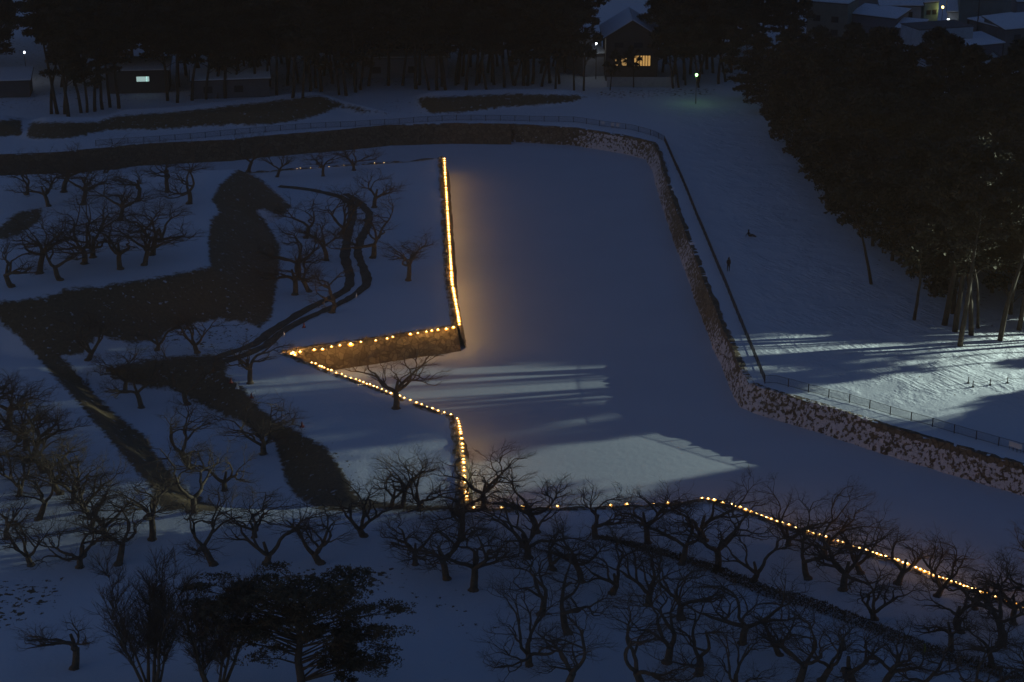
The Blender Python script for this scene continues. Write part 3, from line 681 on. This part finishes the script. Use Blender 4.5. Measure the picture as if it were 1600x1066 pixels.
# ------------------------------------------------------------------ floodlight mast
fm = empty("floodlight_mast", (FLOOD[0]+.8, FLOOD[1], 2.6)); tag(fm, "tall floodlight mast outside the right edge shining over the snowfield", "floodlight")
b_ = MB(); b_.tube([(0, 0, 0), (0, 0, FLOOD[2]-2.6)], [.25, .14], 10); b_.build("pole", M_METAL, fm)
b_ = MB(); b_.box((0, 0, FLOOD[2]-2.6), (.25, 2.2, 1.0)); b_.box((-1.85, 0, FLOOD[2]-2.6+.30), (3.6, 7.0, .06)); hd = b_.build("head_and_added_visor", M_METAL, fm)  # wide visor slab added to keep the beam off the tree crowns
fl = bpy.data.lights.new("floodlight", 'SPOT'); fo = bpy.data.objects.new("floodlight", fl); COL.objects.link(fo)
fl.energy = FLOOD_W; fl.color = (.82, 1.0, .86); fl.shadow_soft_size = .30; fl.spot_size = math.radians(46); fl.spot_blend = .3
fo.location = (-1.2, 0, FLOOD[2]-2.6); fo.rotation_euler = Vector((-1, -.09, -.17)).to_track_quat('-Z', 'Y').to_euler(); fo.parent = fm

# ------------------------------------------------------------------ strings of lamps on the walls
def offset_out(p, o):
    x, y = p[0], p[1]; e = .3
    f = lambda a, b: float(sd(np.array([a]), np.array([b]), HP)[0])
    g = np.array([f(x+e, y)-f(x-e, y), f(x, y+e)-f(x, y-e)]); g /= np.linalg.norm(g)+1e-9
    return x+g[0]*o, y+g[1]*o
def string_lights(pts, label, r=.13, power=BULB_W, every=1, out=.32, z=2.82, big=(), cable=True):
    e = empty("string_light", (0, 0, 0)); tag(e, label, "string lights", "strings of lamps along the moat walls"); q = []
    me = None; r0 = random.Random(len(pts))
    bm_ = MB(); bm_.ball((0, 0, 0), 1.0, 8, 6); nb = len(bm_.F); bm_.tube([(0, 0, -.3), (0, 0, -1.5)], [2.7, 1.6], 10); bme = mesh("bulb", bm_.V, bm_.F); bme.materials.append(M_BULB); bme.materials.append(M_HALO)  # flared ring below the ball is the added glare halo
    bme.polygons.foreach_set("material_index", [0]*nb+[1]*(len(bme.polygons)-nb)); bme.polygons.foreach_set("use_smooth", [True]*len(bme.polygons))
    for i, (px, py) in enumerate(pts):
        p = P(px, py, z); dd = float(sd(np.array([p[0]]), np.array([p[1]]), HP)[0])
        x, y = offset_out(p, max(0, out-dd)) if dd < out else (p[0], p[1]); zz = z+r0.uniform(-.08, .05)
        q.append((x, y, zz+.1))
        if i < 100:
            o = bpy.data.objects.new("bulb", bme); COL.objects.link(o); o.parent = e; o.location = (x, y, zz); rr = .72*r*(1.6 if i in big else r0.uniform(.75, 1.1)); o.scale = (rr, rr, rr)
        if i % every == 0:
            l = bpy.data.lights.new("bulb_light", 'POINT'); l.energy = power*every*(3 if i in big else r0.uniform(.4, 1.7)); l.color = (1.0, .58, .20); l.shadow_soft_size = .12
            lo = bpy.data.objects.new("bulb_light", l); COL.objects.link(lo); lo.parent = e; x2, y2 = offset_out((x, y), float(sd(np.array([x]), np.array([y]), HP)[0])+.30); lo.location = (x2, y2, zz+.20)
            l.use_shadow = True
    if cable:
        c = MB(); c.tube(q, .018, 4); c.build("cable", M_CABLE, e)
    return e
S_F = [(446,556),(449,559),(458,552),(469,550),(491,546),(504,545),(518,541),(531,539),(548,538),(564,534),(587,531),(605,529),(613,525),(641,522),(652,519),(666,517.5),(674,516),(683,514),(696,512),(706,509.5)]
def add_glow_bulbs(pts, gap=8.0, x0=0):  # in-between bulbs added to imitate the golden glow along the wall rim
    out = []
    for a, c in zip(pts[:-1], pts[1:]):
        out.append(a); L = math.hypot(c[0]-a[0], c[1]-a[1])
        if L > gap and a[0] >= x0 and L < 40: out.append(((a[0]+c[0])/2, (a[1]+c[1])/2))
    return out+[pts[-1]]
string_lights(S_F, "string of warm lamps along the top of the island notch wall", big=(2, 8), power=19)
S_D = [(476,569),(489,574),(497,577),(510,581),(525,588),(531,590),(547,596),(560,600),(570,604),(581,608),(597,613),(612,618),(627,623),(647,630),(663,636),(680,643),(700,649)]
string_lights(add_glow_bulbs(S_D), "string of warm lamps slanting along the island edge below the notch", power=8, r=.11)
S_SE = [(714,654),(716,658),(716,662),(716,666),(717,671),(717,675),(717,678),(719,685),(720,693),(720,700),(721,704),(720,712),(720,718),(721,721),(723,724),(722,730),(722,735),(723,743),(723,747),(723,750),(722,754),(724,763),(724,768),(725,771),(725,776),(725,780)]
string_lights(S_SE, "string of warm lamps running down the island's lower right wall", power=9, r=.12)
S_E = []; yv = 248.0; re_ = random.Random(3)
while yv < 509:
    S_E.append((np.interp(yv, [246,270,331,366,397,447,470,490,508], [693,694,695,699,700,702,705,709,711])+re_.uniform(-.5, .9), yv)); yv += re_.uniform(1.9, 3.7)
string_lights(S_E, "dense string of warm lamps on the long straight island wall", power=11, every=2, r=.14)
S_N = [(741,792),(784,795),(815,792),(857,791),(871,791),(954,789),(980,789),(1024,788),(1045,787),(1097,779.5),(1116,779.5),(1143,788),(1157,792),(1173,798),(1190,805),(1204,811),(1222,817),(1242,824),(1260,831),(1279,837),(1298,843),(1307,847),(1322,850),(1341,857),(1360,865),(1373,869),(1388,873),(1402,876),(1415,882),(1430,887),(1443,893),(1458,899),(1472,904),(1486,908),(1499,913),(1511,917),(1525,921),(1539,926),(1553,932),(1568,938),(1582,944),(1600,950)]
string_lights(add_glow_bulbs(S_N, 10, 1090), "string of warm lamps along the near shore wall behind the orchard", big=(2,), power=10, r=.12)
S_NN = [(446,266),(458,265),(465,264.5),(470,264),(477,263.5),(486,263),(500,262),(515,261),(528,260),(538,259),(587,257),(602,256),(618,254)]
string_lights(S_NN, "faint string of small lamps at the island's far shore", power=.8, r=.035, every=2, big=(10, 11), out=.1)

# ------------------------------------------------------------------ fence along the outer bank
def fence(pts, label, h=1.0):
    T = dens([P(a, b)[:2] for a, b in pts], .5); e = empty("chain_link_fence", (float(T[0][0]), float(T[0][1]), 0)); tag(e, label, "fence", "fence along the outer moat path")
    O = T[0]; Z = height(T[:, 0], T[:, 1]); step = max(5, int(len(T)/98)+1)
    pm = MB(); pm.box((0, 0, h/2-.1), (.09, .09, h+.2)); pme = mesh("post", pm.V, pm.F); pme.materials.append(M_METAL)
    for i in range(0, len(T), step):
        o = bpy.data.objects.new("post", pme); COL.objects.link(o); o.parent = e; o.location = (T[i][0]-O[0], T[i][1]-O[1], Z[i])
    r_ = MB()
    for zz in (h-.03, .12): r_.tube([(a[0]-O[0], a[1]-O[1], z+zz) for a, z in zip(T[::2], Z[::2])], .022, 4)
    r_.build("rail", M_METAL, e)
    wv = MB()
    for i in range(len(T)-1):
        for k in range(4):
            f = k/4; a = T[i]*(1-f)+T[i+1]*f-O; b = T[i]*(1-f)+T[i+1]*f+(T[i+1]-T[i])*.5-O; z = Z[i]
            wv.tube([(a[0], a[1], z+.1), (b[0], b[1], z+h-.05)], .008, 3, False); wv.tube([(b[0], b[1], z+.1), (a[0], a[1], z+h-.05)], .008, 3, False)
    wv.build("wire_mesh", M_METAL, e)
    return e
FN = [(150,229),(250,222),(400,208),(500,200),(615,195),(704,189),(800,188),(896,192),(990,205),(1020,212),(1038,221)]
FE = [(1038,221),(1063,277),(1091,346),(1119,414),(1139,461),(1176,553),(1195,599)]
FS = [(1195,599),(1213,600),(1327,630),(1430,660),(1567,700),(1600,709),(1760,757)]
fence(FN, "low wire fence curving along the far side of the moat path")
fence(FE, "low dark wire fence running straight beside the moat's right bank")
fence(FS, "low wire fence slanting to the right edge above the stone bank")
M_SIGN = simple("white sign board", (.7, .7, .72), .6, .05)
def board(px, py, label, w_=.55, h=.55, rz=0):
    x, y, z = ground(px, py); e = empty("notice_board", (x, y, z), rz); tag(e, label, "sign", "notice boards on the fence")
    b = MB(); b.box((0, -.09, .68), (w_, .03, h)); b.build("panel", M_SIGN, e)
    b = MB()
    for sx in (-.18, .18): b.box((sx, -.05, .42), (.04, .04, .9))
    b.build("bracket", M_METAL, e)
board(942, 198, "leftmost white notice board on the far curved fence")
board(957, 200.5, "middle white notice board on the far curved fence")
board(965, 201.5, "rightmost white notice board on the far curved fence")
board(1580, 703, "left white board on the fence at the right edge", rz=-.5); board(1586, 705, "middle white board on the fence at the right edge", rz=-.5); board(1592, 707, "right white board on the fence at the right edge", rz=-.5)

# ------------------------------------------------------------------ rope posts on the snow
for (px, py), wh in zip([(1513,599),(1520,605),(1547,602),(1574,599)], ["leftmost short post on the lit snow with a slack rope", "short post leaning a little in front of its neighbour on lit snow", "middle short rope post between two others on lit snow", "rightmost short rope post on the lit snow by the frame edge"]):
    x, y, z = ground(px, py); e = empty("rope_post", (x, y, z)); tag(e, wh, "post", "rope posts on the snow")
    b = MB(); b.tube([(0, 0, -.1), (0, 0, .75)], [.07, .05], 8); b.build("stake", M_METAL, e)
    b = MB(); b.tube([(0, 0, 0), (0, 0, .12)], [.2, .12], 8); b.build("base", M_METAL, e)
rp = [np.array(ground(*q)) for q in [(1520,605),(1547,602),(1574,599),(1640,592)]]
b = MB()
for a, c in zip(rp[:-1], rp[1:]):
    b.tube([a*(1-t)+c*t+np.array([0, 0, .62-.9*t*(1-t)]) for t in np.linspace(0, 1, 7)], .02, 4)
tag(b.build("rope", M_CABLE), "slack dark rope hung between the short posts on the snow", "rope")

# small red and white markers on the island snow
M_RED = simple("red plastic", (.28, .03, .03), .5, .1); M_WHT = simple("white plastic", (.7, .7, .7), .5, .1)
for (px, py, red, wh) in [(361,598,1,"red cone near the bend of the dark path"),(371,607,0,"white cone between two red ones by the path bend"),(393,622,1,"red cone above the dark slope, below the bend"),(472,667,1,"red cone at the top edge of the dark slope"),(475,512,1,"red cone on the snow beside the double tracks"),(444,526,0,"white cone beside the lower end of the double tracks"),(557,465,0,"white cone at the outer bend of the double tracks"),(507,480,0,"white cone close to the tracks under a cherry tree")]:
    x, y, z = ground(px, py); e = empty("marker_cone", (x, y, z)); tag(e, "small "+wh, "cone", "marker cones on the island")
    b = MB(); b.tube([(0, 0, .04), (0, 0, .62)], [.17, .03], 10); b.build("cone_body", M_RED if red else M_WHT, e)
    b = MB(); b.box((0, 0, .02), (.46, .46, .05)); b.build("base", M_RED if red else M_WHT, e)

# ------------------------------------------------------------------ dark hedge bank at lower right
def hedge(pts, wid, hgt, label):
    T = dens([P(a, b)[:2] for a, b in pts], .5); r_ = np.random.RandomState(8); V = []; F = []
    d = np.gradient(T, axis=0); d /= np.linalg.norm(d, axis=1)[:, None]; nr = np.stack([-d[:, 1], d[:, 0]], 1)
    for i in range(len(T)):
        wi = wid*min(1, .35+i/60); hi = hgt*min(1, .4+i/60)
        for _ in range(95):
            u = r_.uniform(-1, 1); zz = abs(r_.normal(0, .5)); c = np.array([*(T[i]+nr[i]*u*wi/2+d[i]*r_.uniform(-.3, .3)), 0.0]); c[2] = 2.7+hi*(1-u*u*.6)*min(1, r_.uniform(0, 1.1))
            dv = unit([r_.normal(0, 1), r_.normal(0, 1), abs(r_.normal(.6, .6))]); sv = unit(np.cross(dv, r_.normal(0, 1, 3))); L = r_.uniform(.12, .34); j = len(V)
            V += [tuple(c-sv*L*.22), tuple(c+dv*L), tuple(c+sv*L*.22)]; F.append((j, j+1, j+2))
    return tag(link("hedge", mesh("hedge", V, F), simple("hedge leaves", (.10, .08, .045), .9, .3, 1.0)), label, "hedge")
hedge([(944,842),(1000,856),(1060,872),(1120,893),(1200,928),(1276,950),(1340,975),(1415,1006),(1453,1020),(1530,1043),(1610,1070),(1700,1100)], 1.5, .75, "long low dark hedge crossing the right orchard to the bottom corner")

# yellow marker by the hedge
x, y, z = ground(1441, 1027); e = empty("banner_stand", (x, y, z), .2); tag(e, "narrow yellow-green banner standing beside the dark hedge at lower right", "banner")
b = MB(); b.tube([(0, 0, 0), (.08, 0, 1.35)], .025, 6); b.build("pole", M_METAL, e)
b = MB()
for k in range(6):
    b.quad((-.02+k*.012, .03*math.sin(k), .25+k*.17), (.30+k*.012-.03*k, .05*math.cos(k), .25+k*.17), (.30+k*.012-.03*k, .05*math.cos(k+1), .42+k*.17), (-.01+k*.012, .03*math.sin(k+1), .42+k*.17))
b.build("cloth", simple("yellow cloth", (.34, .36, .03), .8, .3, 3), e)

# ------------------------------------------------------------------ people
def person(loc, rz, pose, label, s=1.0):
    e = bpy.data.objects.new("person", None); COL.objects.link(e); e.location = loc; e.rotation_euler = (0, 0, rz); e.scale = (s, s, s)
    if pose == 'stand':
        J = {'pelvis': (0, 0, .92, .17), 'waist': (0, .01, 1.08, .15), 'chest': (0, .01, 1.32, .19), 'neck': (0, 0, 1.5, .065), 'head': (0, -.01, 1.62, .105), 'crown': (0, 0, 1.7, .085),
             'shl': (.19, 0, 1.42, .085), 'ell': (.25, .03, 1.14, .062), 'hal': (.2, -.12, .95, .045), 'shr': (-.19, 0, 1.42, .085), 'elr': (-.25, .03, 1.14, .062), 'har': (-.2, -.12, .95, .045),
             'hpl': (.1, 0, .86, .11), 'knl': (.11, -.03, .48, .072), 'anl': (.1, 0, .09, .05), 'tol': (.11, -.14, .05, .045), 'hpr': (-.1, 0, .86, .11), 'knr': (-.1, .04, .48, .072), 'anr': (-.1, .08, .09, .05), 'tor': (-.11, -.06, .05, .045)}
    else:
        J = {'pelvis': (0, 0, .16, .18), 'waist': (-.03, 0, .32, .16), 'chest': (-.08, 0, .55, .19), 'neck': (-.08, 0, .72, .065), 'head': (-.06, 0, .84, .105), 'crown': (-.06, 0, .92, .085),
             'shl': (-.08, .19, .64, .08), 'ell': (.08, .26, .42, .06), 'hal': (.28, .18, .32, .045), 'shr': (-.08, -.19, .64, .08), 'elr': (-.30, -.26, .4, .06), 'har': (-.42, -.24, .12, .045),
             'hpl': (.1, .1, .16, .11), 'knl': (.48, .13, .34, .075), 'anl': (.86, .13, .09, .05), 'tol': (.92, .13, .18, .045), 'hpr': (.1, -.1, .16, .11), 'knr': (.5, -.13, .22, .075), 'anr': (.92, -.14, .08, .05), 'tor': (.99, -.14, .17, .045)}
    names_ = list(J); E = [('pelvis','waist'),('waist','chest'),('chest','neck'),('neck','head'),('head','crown'),('chest','shl'),('shl','ell'),('ell','hal'),('chest','shr'),('shr','elr'),('elr','har'),
         ('pelvis','hpl'),('hpl','knl'),('knl','anl'),('anl','tol'),('pelvis','hpr'),('hpr','knr'),('knr','anr'),('anr','tor')]
    me = bpy.data.meshes.new("body"); me.from_pydata([J[n][:3] for n in names_], [(names_.index(a), names_.index(b)) for a, b in E], [])
    o = bpy.data.objects.new("body", me); COL.objects.link(o); o.parent = e; me.materials.append(simple("dark winter clothes", (.03, .028, .03), .9, .2))
    md = o.modifiers.new("skin", 'SKIN'); 
    for n_, v in zip(names_, me.skin_vertices[0].data): v.radius = (J[n_][3],)*2; v.use_root = n_ == 'pelvis'
    o.modifiers.new("sub", 'SUBSURF').levels = 2; o.modifiers["sub"].render_levels = 2
    h = J['head']; b = MB(); b.ball((h[0], h[1]+.005, h[2]+.06), (.125, .13, .12), 12, 8); b.build("knit_hat", simple("dark wool", (.04, .035, .03), .95, .1), e, True)
    return tag(e, label, "person")
x, y, z = ground(1138, 424); person((x, y, z-.02), .5, 'stand', "person in dark winter clothes standing alone on the snow by the fence", 1.08)
x, y, z = ground(1170, 370); person((x, y, z-.02), -.15, 'sit', "person in dark clothes sitting low on the snow with legs out", 1.05)

# ------------------------------------------------------------------ street lamps and poles
def street_lamp(px, py, h, label, c, s, power, r=.16, pole=M_METAL):
    x, y, z = ground(px, py); e = empty("street_lamp", (x, y, z)); tag(e, label, "street lamp")
    b = MB(); b.tube([(0, 0, -.2), (0, 0, h-.25)], [.09, .05], 8); b.build("pole", pole, e)
    b = MB(); b.ball((0, 0, h), (r, r, r*1.3), 10, 8); b.build("lamp_globe", emit("lamp globe", c, s), e, True)
    b = MB(); b.tube([(0, 0, h+r*1.15), (0, 0, h+r*1.7)], [r*1.1, r*.3], 10); b.build("cap", M_METAL, e)
    if power:
        l = bpy.data.lights.new("lamp_light", 'POINT'); l.energy = power; l.color = c; l.shadow_soft_size = r*1.2
        lo = bpy.data.objects.new("lamp_light", l); COL.objects.link(lo); lo.parent = e; lo.location = (0, 0, h-r*1.4-.12)
street_lamp(1087, 162, 5.2, "green-glowing globe street lamp on a thin pole at the snowfield's far end", (.45, 1.0, .35), 6, 45, .24)
street_lamp(931, 124, 6.8, "small white street lamp left of the lit house", (.85, .95, 1.0), 8, 60, .16)
street_lamp(951, 60, 2.5, "tiny pale lamp against the snowy roof of the lit house", (.8, 1.0, .8), 8, 0, .16)
street_lamp(42, 128, 5.6, "lone white street lamp among dark pines at far left", (.85, .93, 1.0), 8, 40, .18)
street_lamp(1470, 52, 5.5, "yellow street lamp between the houses at upper right", (1.0, .75, .25), 8, 60, .24)
street_lamp(1479, 66, 4.6, "white lamp just above the pale flat-roofed building", (.9, 1.0, .95), 3, 30, .3)
x, y, z = ground(1524, 80); e = empty("utility_pole", (x, y, z)); tag(e, "tall dark utility pole rising between snowy roofs at upper right", "pole")
b = MB(); b.tube([(0, 0, -.5), (0, 0, 12.5)], [.17, .11], 8); b.build("pole", M_METAL, e)
b = MB(); b.box((0, 0, 11.2), (1.8, .1, .12)); b.build("crossarm", M_METAL, e)

# ------------------------------------------------------------------ houses
def wallmat(c): return simple("house wall", c, .85, .12, .8)
def house(A, B, h, depth, kind, wc, label, roof_h=1.6, over=.45, wins=(), lit=None, z0=2.6, snow=True, cat="house"):
    """A, B photo points of the two upper corners of the front wall; wall height h"""
    a = P(A[0], A[1], z0+h)[:2]; b = P(B[0], B[1], z0+h)[:2]; u = (b-a); W = np.linalg.norm(u); u /= W; n_ = np.array([-u[1], u[0]])
    if n_[1] < 0: n_ = -n_
    rz = math.atan2(u[1], u[0]); e = empty("house", (float(a[0]), float(a[1]), z0), rz); tag(e, label, cat)
    m = MB(); m.box((W/2, depth/2, h/2), (W, depth, h))
    if kind == 'gable_side':     # ridge parallel to the front
        for xx in (.001, W-.001):
            i = len(m.V); m.V += [(xx, 0, h), (xx, depth, h), (xx, depth/2, h+roof_h)]; m.F.append((i, i+1, i+2))
    if kind == 'gable_front':
        for yy_ in (.001, depth-.001):
            i = len(m.V); m.V += [(0, yy_, h), (W, yy_, h), (W/2, yy_, h+roof_h)]; m.F.append((i, i+1, i+2))
    if kind == 'shed':
        i = len(m.V); m.V += [(0, 0, h), (0, depth, h), (0, depth, h+roof_h), (W, 0, h), (W, depth, h), (W, depth, h+roof_h)]; m.F += [(i, i+1, i+2), (i+3, i+4, i+5), (i+1, i+4, i+5, i+2)]
    wo_ = m.build("wall", wallmat(wc), e)
    r_ = MB(); s_ = MB(); t = .16; o = over
    def plane(pts):
        r_.slab([(p[0], p[1], p[2]+t+.03) for p in pts], t)
        if snow:
            cx = sum(p[0] for p in pts)/len(pts); cy = sum(p[1] for p in pts)/len(pts)
            s_.slab([(cx+(p[0]-cx)*.985, cy+(p[1]-cy)*.985, p[2]+t+.03+.17) for p in pts], .165)
    if kind == 'gable_side':
        k = roof_h/(depth/2); plane([(-o, -o, h-o*k), (W+o, -o, h-o*k), (W+o, depth/2, h+roof_h), (-o, depth/2, h+roof_h)]); plane([(-o, depth/2+.01, h+roof_h), (W+o, depth/2+.01, h+roof_h), (W+o, depth+o, h-o*k), (-o, depth+o, h-o*k)])
    elif kind == 'gable_front':
        k = roof_h/(W/2); plane([(-o, -o, h-o*k), (W/2, -o, h+roof_h), (W/2, depth+o, h+roof_h), (-o, depth+o, h-o*k)]); plane([(W/2+.01, -o, h+roof_h), (W+o, -o, h-o*k), (W+o, depth+o, h-o*k), (W/2+.01, depth+o, h+roof_h)])
    elif kind == 'shed':
        k = roof_h/depth; plane([(-o, -o, h-o*k), (W+o, -o, h-o*k), (W+o, depth+o, h+roof_h+o*k), (-o, depth+o, h+roof_h+o*k)])
    else: plane([(-.1, -.1, h), (W+.1, -.1, h), (W+.1, depth+.1, h), (-.1, depth+.1, h)])
    rf = r_.build("roof", M_TILE, e)
    if snow: s_.build("snow_cover", M_SNOWROOF, rf)
    for (fx, z, ww, wh, mm) in wins:
        f = MB(); f.box((fx*W, -.03, z), (ww+.16, .1, wh+.16)); fo_ = f.build("window", M_METAL, e)
        g = MB()
        if mm == 'slat':
            for q in range(6): g.box((fx*W-ww/2+ww*(q+.5)/6, -.095, z), (ww/6*.72, .02, wh))
        elif mm == 'four':
            for sx in (-1, 1):
                for sz_ in (-1, 1): g.box((fx*W+sx*ww/4, -.095, z+sz_*wh/4), (ww/2*.84, .02, wh/2*.86))
        else: g.box((fx*W, -.095, z), (ww, .02, wh))
        g.build("pane", LIT.get(mm, M_GLASS) if lit is None else lit, fo_)
    return e
M_GLASS = simple("dark glass", (.03, .035, .04), .2, .1)
LIT = {'slat': emit("warm curtain light", (1.0, .55, .16), .55), 'four': emit("warm window light", (1.0, .58, .2), .35), 'cold': emit("cold window light", (.65, .95, .9), .5)}
DK = [(.25, 1.6, 1.4, 1.1, 0), (.7, 1.6, 1.4, 1.1, 0), (.25, 4.3, 1.4, 1.1, 0), (.7, 4.3, 1.4, 1.1, 0)]
# the lit house: gable to the camera, low wing, garden wall
e1 = house((947,58), (1029,58), 8.4, 12, 'gable_front', (.12, .10, .085), "two-storey house with snowy gable roof and warm lit windows behind the pines", roof_h=3.0, over=.7,
     wins=[(.29, 3.75, 2.3, 1.5, 'four'), (.70, 3.95, 3.1, 1.9, 'slat'), (.25, 6.9, 1.6, .9, 0), (.62, 6.9, 1.6, .9, 0)])
b = MB(); q0 = P(946, 127, 2.7); q1 = P(1050, 125, 2.7); b.box(((q0[0]+q1[0])/2, q0[1]-5.0, 3.6), (q1[0]-q0[0], .25, 1.9)); tag(b.build("garden_wall", simple("pale plaster", (.42, .40, .40), .9, .1)), "pale low garden wall in front of the lit house", "wall")
house((912,86), (944,84), 4.4, 7, 'shed', (.3, .3, .33), "low shed-roofed annex with snow left of the lit house", roof_h=1.0)
house((905,62), (940,58), 6.5, 8, 'shed', (.3, .3, .32), "grey neighbour house with flat snowy roof behind the lit house", roof_h=.8, wins=DK)
house((1376,9), (1440,9), 6.2, 9, 'gable_side', (.33, .34, .38), "long house with snowy roof touching the top edge at upper right", wins=DK)
house((1445,6), (1467,4), 6.5, 6, 'flat', (.20, .33, .30), "small green-walled flat building between snowy roofs", wins=[(.3, 4.6, .9, .8, 0), (.72, 4.6, .9, .8, 0)])
house((1332,22), (1400,30), 5.0, 6, 'shed', (.18, .18, .2), "low dark-walled house with a thin snowy roof above the wood", roof_h=.9)
house((1402,44), (1436,47), 3.5, 5, 'shed', (.2, .2, .22), "little shed with bright snowy roof beside the green-walled building", roof_h=.9)
house((1482,18), (1566,21), 6.2, 8, 'gable_side', (.34, .35, .40), "wide pale house with long snowy roof left of the utility pole", roof_h=1.5, wins=DK)
house((1437,48), (1521,42), 7.0, 7, 'flat', (.42, .46, .50), "pale windowless flat-roofed building in the upper right town", snow=False)
house((1515,31), (1570,46), 6.0, 10, 'shed', (.13, .12, .12), "dark-walled house with slanting snowy roof right of the pole", roof_h=.4)
house((1571,47), (1650,40), 6.0, 7, 'shed', (.15, .14, .14), "dark house with snowy roof cut by the right edge", roof_h=1.2, wins=DK)
house((1497,75), (1567,68), 4.0, 7, 'shed', (.14, .13, .15), "low dark building with bright snowy roof just above the wood", roof_h=.7)
house((1537,93), (1560,88), 3.4, 5, 'gable_front', (.36, .42, .46), "small pale gabled shed at the wood's upper edge", roof_h=1.3, snow=False)
house((1262,3), (1325,8), 7.5, 8, 'flat', (.24, .22, .17), "beige flat-roofed block at the top edge above the wood", wins=DK)
house((1590,3), (1660,0), 7.5, 8, 'gable_side', (.26, .27, .3), "grey house with snowy roof in the top right corner", wins=DK)
house((1500,0), (1580,2), 9.0, 8, 'flat', (.16, .2, .2), "dark block behind the wide pale house at the top edge", wins=DK)
house((1340,-8), (1372,-6), 7.5, 8, 'gable_side', (.3, .3, .32), "pale house half hidden at the top edge above the wood")
house((168,112), (262,110), 4.2, 7, 'shed', (.09, .09, .09), "low dark building with one cold lit window behind the left pines", roof_h=.8, wins=[(.56, 2.7, 1.9, .9, 'cold'), (.66, 2.7, .5, .9, 'cold')])
house((560,92), (700,90), 4.0, 8, 'shed', (.3, .3, .33), "long low house with snowy roof glimpsed behind the middle pines", roof_h=1.2, wins=[(.2, 1.8, 1.5, 1.1, 0), (.6, 1.8, 1.5, 1.1, 0)])
house((-20,128), (45,126), 3.2, 6, 'shed', (.11, .11, .12), "small house with snowy roof behind pines at the left edge", roof_h=.9)
house((300,126), (420,122), 3.6, 6, 'gable_side', (.14, .14, .15), "long dim house behind the left pines, right of the cold window", roof_h=1.2, wins=[(.2, 1.8, 1.5, 1.1, 0), (.6, 1.8, 1.5, 1.1, 0)])

# ------------------------------------------------------------------ thin warm volume added to lift the dark tones
import os
if True:
    b = MB(); b.box((20, 330, 58), (700, 760, 122)); hm = bpy.data.materials.new("night haze"); hm.use_nodes = True; t = hm.node_tree; t.nodes.clear()
    pv = t.nodes.new("ShaderNodeVolumePrincipled"); mo = t.nodes.new("ShaderNodeOutputMaterial"); t.links.new(pv.outputs[0], mo.inputs["Volume"])
    pv.inputs["Color"].default_value = (1.0, .66, .40, 1); pv.inputs["Density"].default_value = .00050  # warm scatter put in only to raise the blacks
    tag(b.build("added_haze", hm), kind="stuff")
